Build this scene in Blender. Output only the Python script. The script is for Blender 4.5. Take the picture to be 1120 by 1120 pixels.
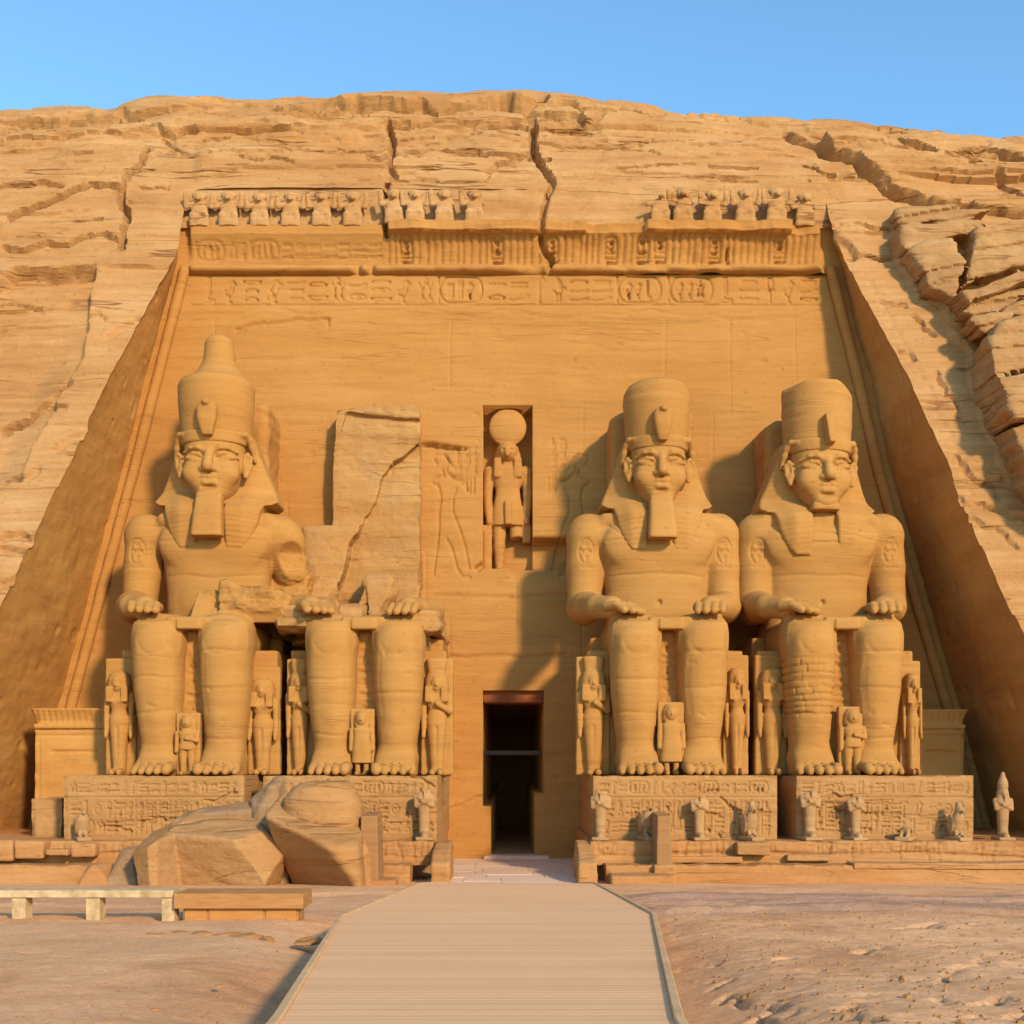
import bpy, math, random
import numpy as np
from math import radians, sin, cos, pi

# ---------------------------------------------------------------- camera, sky, sun, exposure
scene = bpy.context.scene
for _o in list(bpy.data.objects):
    bpy.data.objects.remove(_o)
CZ, FPX, HOR, CX = 3.72, 1250.0, 840.0, 560.0      # eye height, focal length and principal point (photo pixels)
cam_d = bpy.data.cameras.new("camera")
cam = bpy.data.objects.new("camera", cam_d)
scene.collection.objects.link(cam)
cam.location = (0, 0, CZ)
cam.rotation_euler = (radians(90), 0, 0)
cam_d.sensor_width = 36
cam_d.lens = 36 * FPX / 1120
cam_d.shift_y = (HOR - 560) / 1120
cam_d.clip_start, cam_d.clip_end = 0.1, 2000
scene.camera = cam

SUN_AZ, SUN_EL = 31.0, 24.0        # degrees: towards +x from the facade's normal, above the horizon
w = bpy.data.worlds.new("World")
scene.world = w
w.use_nodes = True
nt = w.node_tree
bg = nt.nodes["Background"]
sky = nt.nodes.new("ShaderNodeTexSky")
sky.sky_type = 'NISHITA'
sky.sun_disc = False
sky.sun_elevation = radians(SUN_EL)
sky.sun_rotation = radians(180 - SUN_AZ)
sky.altitude = 200
sky.air_density = 1.15
sky.dust_density = 0.25
sky.ozone_density = 2.2
tint = nt.nodes.new("ShaderNodeMixRGB")
tint.blend_type = 'MULTIPLY'; tint.inputs[0].default_value = 1.0
tint.inputs[2].default_value = (0.94, 1.28, 1.38, 1)      # clear desert air
nt.links.new(sky.outputs[0], tint.inputs[1])
nt.links.new(tint.outputs[0], bg.inputs[0])
bg.inputs[1].default_value = 0.148
sd = bpy.data.lights.new("sun", 'SUN')
sd.energy = 3.35
sd.angle = radians(5.0)
sd.color = (1.0, 0.775, 0.51)
sun = bpy.data.objects.new("sun", sd)
scene.collection.objects.link(sun)
sun.rotation_euler = (radians(90 - SUN_EL), 0, radians(SUN_AZ))
sun.location = (30, -30, 40)
vs = scene.view_settings
vs.view_transform = 'Standard'
vs.look = 'None'
vs.exposure = 0.50
vs.gamma = 1.0

# ---------------------------------------------------------------- small tools
def P(px, py, Y):
    """world point on the photo ray (px,py) at depth Y"""
    return ((px - CX) * Y / FPX, Y, CZ + (HOR - py) * Y / FPX)

def lerp(a, b, t):
    return a + (b - a) * t

def sstep(a, b, x):
    t = np.clip((x - a) / (b - a), 0, 1)
    return t * t * (3 - 2 * t)

def _h(ix, iy, iz, seed):
    n = (ix.astype(np.uint32) * np.uint32(374761393) + iy.astype(np.uint32) * np.uint32(668265263)
         + iz.astype(np.uint32) * np.uint32(2246822519) + np.uint32((seed * 3266489917) & 0xffffffff))
    n = (n ^ (n >> np.uint32(13))) * np.uint32(1274126177)
    n = (n ^ (n >> np.uint32(16))) * np.uint32(2654435761)
    n ^= n >> np.uint32(15)
    return n.astype(np.float32) / np.float32(2147483648.0) - np.float32(1)

def vnoise(x, y, z, seed=0):
    x, y, z = np.broadcast_arrays(np.asarray(x, np.float32), np.asarray(y, np.float32), np.asarray(z, np.float32))
    fx, fy, fz = np.floor(x), np.floor(y), np.floor(z)
    ix, iy, iz = fx.astype(np.int64), fy.astype(np.int64), fz.astype(np.int64)
    u, v, q = x - fx, y - fy, z - fz
    u = u * u * u * (u * (u * 6 - 15) + 10); v = v * v * v * (v * (v * 6 - 15) + 10); q = q * q * q * (q * (q * 6 - 15) + 10)
    r = 0
    for dx in (0, 1):
        wx = u if dx else 1 - u
        for dy in (0, 1):
            wy = v if dy else 1 - v
            for dz in (0, 1):
                wz = q if dz else 1 - q
                r = r + wx * wy * wz * _h(ix + dx, iy + dy, iz + dz, seed)
    return r

def fbm(x, y, z, seed=0, oct=4, gain=0.5):
    s, a, t = 0, 1.0, 0.0
    for i in range(oct):
        k = 2.03 ** i
        s = s + a * vnoise(x * k + 17.3 * i, y * k - 9.1 * i, z * k + 4.7 * i, seed + i)
        t += a
        a *= gain
    return s / t

def mesh_obj(name, V, Fc, mat, parent=None, smooth=True, loc=None, sharp=None):
    me = bpy.data.meshes.new(name)
    V = np.ascontiguousarray(V, np.float32)
    if isinstance(Fc, np.ndarray):
        n, k = Fc.shape
        me.vertices.add(len(V)); me.vertices.foreach_set("co", V.ravel())
        me.loops.add(n * k); me.loops.foreach_set("vertex_index", np.ascontiguousarray(Fc, np.int32).ravel())
        me.polygons.add(n)
        me.polygons.foreach_set("loop_start", np.arange(0, n * k, k, dtype=np.int32))
        me.polygons.foreach_set("loop_total", np.full(n, k, np.int32))
        me.update(calc_edges=True)
    else:
        me.from_pydata([tuple(map(float, p)) for p in V], [], Fc)
    me.validate()
    if smooth:
        me.polygons.foreach_set("use_smooth", np.ones(len(me.polygons), bool))
    if sharp: me.set_sharp_from_angle(angle=radians(sharp))
    me.materials.append(mat)
    o = bpy.data.objects.new(name, me)
    scene.collection.objects.link(o)
    if parent is not None:
        o.parent = parent
    if loc is not None:
        o.location = loc
    return o

def tag(o, label=None, cat=None, group=None, kind=None):
    if label: o["label"] = label
    if cat: o["category"] = cat
    if group: o["group"] = group
    if kind: o["kind"] = kind
    return o

def empty(name, loc, label, cat, group=None):
    o = bpy.data.objects.new(name, None)
    o.empty_display_size = 0.3
    scene.collection.objects.link(o)
    o.location = loc
    return tag(o, label, cat, group)

def copy_tree(o, parent=None):
    c = o.copy()
    scene.collection.objects.link(c)
    if parent is not None:
        c.parent = parent
    for ch in list(o.children):
        copy_tree(ch, c)
    return c

def grid_faces(nr, nc, keep=None):
    i = np.arange(nr * nc).reshape(nr, nc)
    q = np.stack([i[:-1, :-1], i[:-1, 1:], i[1:, 1:], i[1:, :-1]], -1)
    if keep is not None:
        q = q[keep]
    return q.reshape(-1, 4)

# ---------------------------------------------------------------- materials
def sandstone(name, c_dark, c_mid, c_light, band=1.0, bump=0.35, grain=1.0, stain=0.0, stain_col=(0.2, 0.1, 0.06), wavy=0.6, vein=0.0, bdist=0.12, soft=0.0, bz=3.2):
    c_dark, c_mid, c_light, stain_col = [tuple(.82 * v for v in c) for c in (c_dark, c_mid, c_light, stain_col)]
    m = bpy.data.materials.new(name)
    m.use_nodes = True
    t = m.node_tree; N = t.nodes; L = t.links
    b = N["Principled BSDF"]
    b.inputs["Roughness"].default_value = 0.93
    b.inputs["Specular IOR Level"].default_value = 0.15
    g = N.new("ShaderNodeNewGeometry")
    def mapping(sc):
        mp = N.new("ShaderNodeMapping"); mp.inputs["Scale"].default_value = sc
        L.new(g.outputs["Position"], mp.inputs["Vector"]); return mp
    def noise(sc, scale, det=6, rough=0.6, dist=0.0):
        n = N.new("ShaderNodeTexNoise"); n.inputs["Scale"].default_value = scale
        n.inputs["Detail"].default_value = det; n.inputs["Roughness"].default_value = rough
        n.inputs["Distortion"].default_value = dist
        L.new(mapping(sc).outputs[0], n.inputs["Vector"]); return n
    def math_(op, a, bb):
        n = N.new("ShaderNodeMath"); n.operation = op
        for i, q in enumerate((a, bb)):
            if isinstance(q, (int, float)): n.inputs[i].default_value = q
            else: L.new(q, n.inputs[i])
        return n.outputs[0]
    strata = noise((0.10, 0.10, 1.5 * band), 1.0, 8, 0.68, wavy)
    fine = noise((0.35, 0.35, 6.5 * band), 1.0, 5, 0.6, 0.3)
    blot = noise((0.22, 0.22, 0.25), 1.0, 5, 0.55, 0.2)
    gr = noise((1, 1, 1), 9.0, 4, 0.7)
    v = math_('MULTIPLY_ADD', strata.outputs["Fac"], 0.48); v.node.inputs[2].default_value = 0.0
    v2 = math_('MULTIPLY', fine.outputs["Fac"], 0.30)
    v3 = math_('MULTIPLY', blot.outputs["Fac"], 0.27)
    v4 = math_('MULTIPLY', gr.outputs["Fac"], 0.14 * grain)
    s = math_('ADD', math_('ADD', v, v2), math_('ADD', v3, v4))
    ramp = N.new("ShaderNodeValToRGB")
    e = ramp.color_ramp.elements
    e[0].position = 0.42 - soft; e[0].color = (*c_dark, 1)
    e[1].position = 0.78 + soft; e[1].color = (*c_light, 1)
    em = e.new(0.60); em.color = (*c_mid, 1)
    L.new(s, ramp.inputs[0])
    col = ramp.outputs[0]
    # broad shifts between paler and redder stone
    big = noise((0.09, 0.09, 0.16), 1.0, 4, 0.55, 0.6)
    rb = N.new("ShaderNodeValToRGB")
    rb.color_ramp.elements[0].position = 0.34; rb.color_ramp.elements[0].color = (0.95, 0.88, 0.78, 1)
    rb.color_ramp.elements[1].position = 0.66; rb.color_ramp.elements[1].color = (1.02, 1.05, 1.10, 1)
    L.new(big.outputs["Fac"], rb.inputs[0])
    mb = N.new("ShaderNodeMixRGB"); mb.blend_type = 'MULTIPLY'; mb.inputs[0].default_value = 0.8
    L.new(col, mb.inputs[1]); L.new(rb.outputs[0], mb.inputs[2]); col = mb.outputs[0]
    # pits and iron specks
    sp = noise((1, 1, 1.7), 4.2, 5, 0.62, 0.2)
    rs = N.new("ShaderNodeMapRange"); rs.inputs[1].default_value = 0.62; rs.inputs[2].default_value = 0.72
    L.new(sp.outputs["Fac"], rs.inputs[0])
    ms = N.new("ShaderNodeMixRGB"); ms.inputs[2].default_value = (c_dark[0] * .75, c_dark[1] * .62, c_dark[2] * .5, 1)
    spk = math_('MULTIPLY', rs.outputs[0], 0.5)
    L.new(spk, ms.inputs[0]); L.new(col, ms.inputs[1]); col = ms.outputs[0]
    if stain > 0:
        sn = noise((0.5, 0.5, 0.35), 0.9, 6, 0.65, 0.8)
        r2 = N.new("ShaderNodeValToRGB")
        r2.color_ramp.elements[0].position = 0.55; r2.color_ramp.elements[0].color = (0, 0, 0, 1)
        r2.color_ramp.elements[1].position = 0.72; r2.color_ramp.elements[1].color = (stain, stain, stain, 1)
        L.new(sn.outputs["Fac"], r2.inputs[0])
        mx = N.new("ShaderNodeMixRGB"); mx.inputs[2].default_value = (*stain_col, 1)
        L.new(r2.outputs[0], mx.inputs[0]); L.new(col, mx.inputs[1]); col = mx.outputs[0]
    bp = N.new("ShaderNodeBump"); bp.inputs["Strength"].default_value = bump; bp.inputs["Distance"].default_value = bdist
    bs = noise((0.5, 0.5, bz), 1.0, 8, 0.7, 0.4)
    bf = noise((1, 1, 1.6), 5.0, 6, 0.7)
    hgt = math_('ADD', bs.outputs["Fac"], math_('MULTIPLY', bf.outputs["Fac"], 0.6))
    hgt = math_('SUBTRACT', hgt, math_('MULTIPLY', rs.outputs[0], 0.35))
    if vein > 0:              # thin iron-dark bedding lines that also open up the surface
        vn = noise((0.07, 0.07, 1.1 * band), 1.0, 4, 0.5, 0.15)
        dv = math_('ABSOLUTE', math_('SUBTRACT', vn.outputs["Fac"], 0.5), 0)
        mr = N.new("ShaderNodeMapRange"); mr.interpolation_type = 'SMOOTHSTEP'
        mr.inputs[1].default_value = 0.002; mr.inputs[2].default_value = 0.014; mr.inputs[3].default_value = 1; mr.inputs[4].default_value = 0
        L.new(dv, mr.inputs[0])
        pm = noise((0.4, 0.4, 0.5), 1.0, 4, 0.6)
        mr2 = N.new("ShaderNodeMapRange"); mr2.inputs[1].default_value = 0.45; mr2.inputs[2].default_value = 0.6
        L.new(pm.outputs["Fac"], mr2.inputs[0])
        vf = math_('MULTIPLY', mr.outputs[0], mr2.outputs[0])
        mx = N.new("ShaderNodeMixRGB"); mx.inputs[2].default_value = (c_dark[0] * .62, c_dark[1] * .5, c_dark[2] * .42, 1)
        L.new(math_('MULTIPLY', vf, vein), mx.inputs[0]); L.new(col, mx.inputs[1]); col = mx.outputs[0]
        hgt = math_('SUBTRACT', hgt, math_('MULTIPLY', vf, 1.2))
    L.new(col, b.inputs["Base Color"])
    L.new(hgt, bp.inputs["Height"])
    L.new(bp.outputs[0], b.inputs["Normal"])
    return m

M_CLIFF = sandstone("cliff_sandstone", (0.38, 0.180, 0.062), (0.53, 0.280, 0.104), (0.65, 0.39, 0.18), 0.8, 0.5, 1.2, 0.4, (0.43, 0.18, 0.055), 0.6, 0.8, 0.16)
M_WALL = sandstone("facade_sandstone", (0.37, 0.166, 0.042), (0.50, 0.236, 0.062), (0.58, 0.305, 0.095), 0.9, 0.3, 0.9, 0.35, (0.42, 0.16, 0.038), 0.6, 0.2, .10, .10)
M_SIDE = sandstone("side_wall_sandstone", (0.40, 0.178, 0.050), (0.55, 0.265, 0.068), (0.62, 0.335, 0.10), 0.35, 0.3, 1.1, 0.3, (0.36, 0.155, 0.045))
M_STAT = sandstone("statue_sandstone", (0.38, 0.178, 0.050), (0.50, 0.248, 0.066), (0.58, 0.32, 0.100), 1.1, 0.26, 1.0, 0.35, (0.47, 0.25, 0.095), 0.3, 0.10, .08, .12, 1.5)
M_BASE = sandstone("pedestal_sandstone", (0.36, 0.175, 0.058), (0.48, 0.250, 0.088), (0.56, 0.325, 0.130), 0.9, 0.4, 1.2, 0.3, (0.42, 0.18, 0.06), 0.6, 0.25)
M_TERR = sandstone("terrace_sandstone", (0.39, 0.172, 0.058), (0.51, 0.245, 0.084), (0.58, 0.325, 0.13), 1.2, 0.45, 1.2, 0.3, (0.47, 0.25, 0.12), 0.6, 0.25)
M_ROCK = sandstone("fallen_sandstone", (0.36, 0.172, 0.056), (0.47, 0.240, 0.084), (0.55, 0.315, 0.135), 0.6, 0.5, 1.3, 0.4, (0.48, 0.29, 0.15), 0.6, 0.3)
M_GREY = sandstone("weathered_sandstone", (0.25, 0.140, 0.066), (0.37, 0.215, 0.105), (0.47, 0.295, 0.155), 0.6, 0.55, 1.4)

M_OUT = sandstone("outcrop_sandstone", (0.33, 0.165, 0.062), (0.46, 0.25, 0.098), (0.58, 0.36, 0.165), 0.7, 0.5, 1.3, 0.4, (0.40, 0.17, 0.06), 0.8, 0.5, 0.2)

def simple_mat(name, c1, c2, scale=(1, 1, 1), nscale=6.0, rough=0.8, bump=0.1, obj=False):
    m = bpy.data.materials.new(name); m.use_nodes = True
    t = m.node_tree; N = t.nodes; L = t.links
    b = N["Principled BSDF"]; b.inputs["Roughness"].default_value = rough
    b.inputs["Specular IOR Level"].default_value = 0.2
    g = N.new("ShaderNodeNewGeometry"); mp = N.new("ShaderNodeMapping"); mp.inputs["Scale"].default_value = scale
    L.new(g.outputs["Position"], mp.inputs["Vector"])
    n = N.new("ShaderNodeTexNoise"); n.inputs["Scale"].default_value = nscale; n.inputs["Detail"].default_value = 8
    n.inputs["Roughness"].default_value = 0.65
    L.new(mp.outputs[0], n.inputs["Vector"])
    r = N.new("ShaderNodeValToRGB")
    r.color_ramp.elements[0].position = 0.32; r.color_ramp.elements[0].color = (*c1, 1)
    r.color_ramp.elements[1].position = 0.68; r.color_ramp.elements[1].color = (*c2, 1)
    L.new(n.outputs["Fac"], r.inputs[0]); L.new(r.outputs[0], b.inputs["Base Color"])
    bp = N.new("ShaderNodeBump"); bp.inputs["Strength"].default_value = bump; bp.inputs["Distance"].default_value = 0.05
    L.new(n.outputs["Fac"], bp.inputs["Height"]); L.new(bp.outputs[0], b.inputs["Normal"])
    return m

# ---------------------------------------------------------------- height-field carving
def seg_dist(X, Z, pts):
    d = np.full(X.shape, 1e9, np.float32)
    for (x0, z0), (x1, z1) in zip(pts[:-1], pts[1:]):
        dx, dz = x1 - x0, z1 - z0
        l2 = dx * dx + dz * dz + 1e-9
        t = np.clip(((X - x0) * dx + (Z - z0) * dz) / l2, 0, 1)
        d = np.minimum(d, np.hypot(X - x0 - t * dx, Z - z0 - t * dz))
    return d

def jag(pts, amp, rng, n=3):
    pts = [np.array(p, float) for p in pts]
    for _ in range(n):
        out = [pts[0]]
        for a, b in zip(pts[:-1], pts[1:]):
            l = np.linalg.norm(b - a)
            m = (a + b) / 2 + rng.normal(0, 1, 2) * amp * l
            out += [m, b]
        pts = out
    return [tuple(p) for p in pts]

def box_sel(X, Z, pts, mrg):
    xs = [p[0] for p in pts]; zs = [p[1] for p in pts]
    return np.nonzero((X > min(xs) - mrg) & (X < max(xs) + mrg) & (Z > min(zs) - mrg) & (Z < max(zs) + mrg))[0]

def carve(D, X, Z, pts, width, depth, taper=False):
    """sink a groove into the flat height array D"""
    s = box_sel(X, Z, pts, width * 1.5)
    if len(s) == 0: return
    d = seg_dist(X[s], Z[s], pts)
    D[s] -= depth * (1 - sstep(width * 0.35, width, d))

def poly_sd(X, Z, poly):
    d = seg_dist(X, Z, list(poly) + [poly[0]])
    ins = np.zeros(X.shape, bool)
    n = len(poly)
    for i in range(n):
        x0, z0 = poly[i]; x1, z1 = poly[(i + 1) % n]
        c = ((z0 > Z) != (z1 > Z))
        with np.errstate(divide='ignore', invalid='ignore'):
            xi = (x1 - x0) * (Z - z0) / (z1 - z0 + 1e-12) + x0
        ins ^= c & (X < xi)
    return np.where(ins, -d, d)

def raise_poly(D, X, Z, poly, h, soft=0.12):
    s = box_sel(X, Z, poly, soft)
    if len(s) == 0: return
    d = poly_sd(X[s], Z[s], poly)
    D[s] += h * (1 - sstep(-soft, soft, d))

# glyph strokes in a unit cell
def circ(cx, cy, r, a0=0, a1=360, n=14, ry=None):
    ry = r if ry is None else ry
    return [(cx + r * cos(radians(a0 + (a1 - a0) * i / n)), cy + ry * sin(radians(a0 + (a1 - a0) * i / n))) for i in range(n + 1)]
GLY = {
    'sun': [circ(.5, .5, .32), circ(.5, .5, .06, n=6)],
    'ring': [circ(.5, .5, .34)],
    'water': [[(.0, .6), (.15, .42), (.3, .6), (.45, .42), (.6, .6), (.75, .42), (.9, .6), (1, .45)]],
    'reed': [[(.5, .0), (.5, .5), (.38, .75), (.5, 1), (.62, .75), (.5, .5)]],
    'reeds': [[(.3, 0), (.3, .5), (.2, .75), (.32, 1), (.4, .7), (.3, .5)], [(.7, 0), (.7, .5), (.6, .75), (.72, 1), (.8, .7), (.7, .5)]],
    'bird': [[(.05, .12), (.3, .1), (.45, .3), (.3, .5), (.15, .25), (.05, .12)], [(.3, .5), (.42, .78), (.6, .88), (.72, .76), (.9, .7), (.7, .66), (.66, .45), (.5, .28)], [(.42, .28), (.42, .0), (.62, .0)], [(.54, .3), (.54, .0)]],
    'owl': [[(.1, .05), (.35, .35), (.4, .8), (.65, .95), (.82, .8), (.7, .6), (.7, .3), (.5, .15), (.1, .05)], [(.5, .15), (.5, 0), (.7, 0)]],
    'eye': [circ(.5, .5, .45, 20, 160, 10, .28), circ(.5, .5, .45, 200, 340, 10, .22), circ(.5, .5, .12, n=8)],
    'mouth': [circ(.5, .42, .46, 10, 170, 10, .26), circ(.5, .52, .46, 190, 350, 10, .2)],
    'ankh': [[(.5, 0), (.5, .52)], [(.25, .5), (.75, .5)], circ(.5, .75, .17, ry=.22)],
    'staff': [[(.4, 0), (.4, .85), (.6, 1), (.72, .86)], [(.3, 0), (.5, 0)]],
    'snake': [[(.0, .3), (.2, .2), (.4, .35), (.6, .25), (.8, .5), (.95, .55), (.98, .7), (.85, .75)]],
    'basket': [[(.0, .6), (1, .6)], circ(.5, .6, .48, 180, 360, 10, .4)],
    'loaf': [circ(.5, .3, .35, 0, 180, 10, .4), [(.15, .3), (.85, .3)]],
    'house': [[(.35, .1), (.0, .1), (.0, .85), (1, .85), (1, .1), (.65, .1)]],
    'man': [circ(.5, .86, .12, n=8), [(.5, .74), (.35, .4), (.2, .1), (.8, .1), (.75, .35), (.5, .4)], [(.45, .6), (.8, .68)]],
    'feather': [[(.4, 0), (.4, .6), (.45, .95), (.65, 1), (.62, .7), (.4, .55)]],
    'leg': [[(.3, 1), (.3, .15), (.75, .1), (.75, .0), (.2, .0)], [(.45, 1), (.45, .3)]],
    'beetle': [circ(.5, .42, .26, ry=.34), circ(.5, .84, .12, n=8), [(.25, .5), (.05, .75)], [(.75, .5), (.95, .75)], [(.27, .3), (.08, .08)], [(.73, .3), (.92, .08)]],
    'bee': [[(.05, .45), (.35, .3), (.6, .4), (.8, .6), (.95, .55)], [(.5, .5), (.35, .95), (.6, .8), (.62, .55)], [(.3, .3), (.3, .05)], [(.55, .36), (.55, .05)]],
    'two': [[(.1, .3), (.9, .3)], [(.1, .62), (.9, .62)]],
    'three': [[(.2, .1), (.2, .8)], [(.5, .1), (.5, .8)], [(.8, .1), (.8, .8)]],
    'mer': [[(.0, .4), (.55, .35), (1, .6), (.9, .3), (.5, .2), (.0, .25), (.0, .4)]],
    'chick': [[(.15, .3), (.4, .25), (.6, .45), (.62, .75), (.8, .7), (.62, .85), (.45, .75), (.4, .5), (.15, .45), (.15, .3)], [(.4, .25), (.4, 0), (.55, 0)]],
}
G_TALL = ['reed', 'reeds', 'ankh', 'staff', 'feather', 'leg', 'bird', 'owl', 'man', 'chick', 'beetle', 'bee', 'three', 'sun']
G_FLAT = ['water', 'mouth', 'basket', 'snake', 'two', 'eye', 'mer', 'loaf']

def glyph(D, X, Z, name, x, z, wd, ht, width, depth):
    for st in GLY[name]:
        carve(D, X, Z, [(x + a * wd, z + b * ht) for a, b in st], width, depth)

def cartouche(D, X, Z, x, z, wd, ht, width, depth, rng):
    r = min(wd, ht) * .35
    if wd > ht:
        pts = circ(x + wd - r, z + ht / 2, r, -90, 90, 8, ht / 2) + circ(x + r, z + ht / 2, r, 90, 270, 8, ht / 2)
        pts.append(pts[0]); carve(D, X, Z, pts, width, depth)
        carve(D, X, Z, [(x - r * .15, z), (x - r * .15, z + ht)], width, depth)
        n = 3
        for i in range(n):
            glyph(D, X, Z, rng.choice(G_TALL), x + r * .7 + i * (wd - 1.4 * r) / n, z + .15 * ht, (wd - 1.4 * r) / n * .8, ht * .7, width, depth)
    else:
        pts = circ(x + wd / 2, z + ht - r, wd / 2, 0, 180, 8, r) + circ(x + wd / 2, z + r, wd / 2, 180, 360, 8, r)
        pts.append(pts[0]); carve(D, X, Z, pts, width, depth)
        carve(D, X, Z, [(x, z - r * .1), (x + wd, z - r * .1)], width, depth)
        for i, nm in enumerate(['sun', rng.choice(G_TALL), rng.choice(G_FLAT), 'water']):
            hh = (ht - 1.0 * r) / 4
            glyph(D, X, Z, nm, x + wd * .2, z + ht - r * .5 - (i + 1) * hh, wd * .6, hh * .85, width, depth)

def glyph_row(D, X, Z, x0, x1, z0, z1, width, depth, rng, fade=0.0):
    h = z1 - z0
    x = x0
    while x < x1 - .3 * h:
        k = rng.random()
        if k < .1 and x + 1.9 * h < x1:
            cartouche(D, X, Z, x + .1 * h, z0, 1.6 * h, h, width, depth, rng); x += 1.95 * h
        elif k < .55:
            wd = h * rng.uniform(.4, .75)
            glyph(D, X, Z, rng.choice(G_TALL), x, z0, wd, h, width, depth * (1 - fade * rng.random())); x += wd + .16 * h
        else:
            wd = h * rng.uniform(.6, .85)
            for i in range(2 if rng.random() < .5 else 3):
                n = 2
            n = 2 if rng.random() < .55 else 3
            for i in range(n):
                glyph(D, X, Z, rng.choice(G_FLAT), x, z0 + h * i / n, wd, h / n * .8, width, depth * (1 - fade * rng.random()))
            x += wd + .16 * h

def glyph_columns(D, X, Z, x0, x1, z0, z1, cw, width, depth, rng, rules=True):
    x = x0
    while x < x1 - .5 * cw:
        if rules:
            carve(D, X, Z, [(x, z0), (x, z1)], width * .8, depth * .8)
        z = z1 - cw * .15
        while z > z0 + cw * .4:
            if rng.random() < .12 and z - 1.7 * cw > z0:
                cartouche(D, X, Z, x + .15 * cw, z - 1.6 * cw, .7 * cw, 1.5 * cw, width, depth, rng); z -= 1.75 * cw
            elif rng.random() < .5:
                glyph(D, X, Z, rng.choice(G_TALL), x + .18 * cw, z - .72 * cw, .62 * cw, .7 * cw, width, depth); z -= .82 * cw
            else:
                glyph(D, X, Z, rng.choice(G_FLAT), x + .15 * cw, z - .36 * cw, .7 * cw, .32 * cw, width, depth); z -= .44 * cw
        x += cw
# ---------------------------------------------------------------- the cliff with the temple's recess
def y_cliff(z):                 # nominal cliff face, z above the eye
    return 38 + 0.44 * z
def y_wall(z):
    return 46.9 + 0.08 * z
def cp(px, py):                 # photo point -> (x, z above eye) on the nominal cliff face
    r = (HOR - py) / FPX
    Y = 38 / (1 - .44 * r)
    return ((px - CX) * Y / FPX, r * Y)
def wp(px, py):                 # the same on the facade's back wall
    r = (HOR - py) / FPX
    Y = 46.9 / (1 - .08 * r)
    return ((px - CX) * Y / FPX, r * Y)
ZTOP = 24.6
def x_rim(z, side):
    z = np.asarray(z, float)
    zz = np.minimum(z, 21.2)
    if side < 0:
        b = np.interp(zz, [-6, 6.3, 9.5, 15, 21.2], [-21.3, -17.95, -17.2, -15.75, -13.85])
    else:
        b = np.interp(zz, [-6, 5.57, 8.33, 11.7, 15.3, 21.0, 21.2], [20.8, 17.6, 16.87, 16.3, 15.5, 13.78, 13.75])
        b = b - .35 * sstep(21.2, 23.5, z)
    chip = np.abs(fbm(z * .8, side * 5.0, 0, 71, 5, .6)) * .11
    return b + side * chip * sstep(21.6, 20.5, z)
def x_inner(z, side):
    if side < 0:
        return np.interp(z, [-6, 2.6, 12.6, 21.4], [-20.2, -18.3, -15.95, -14.0])
    return np.interp(z, [-6, 2.56, 12.4, 16.3, 21.4], [20.05, 18.07, 15.5, 14.75, 13.62])

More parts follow.
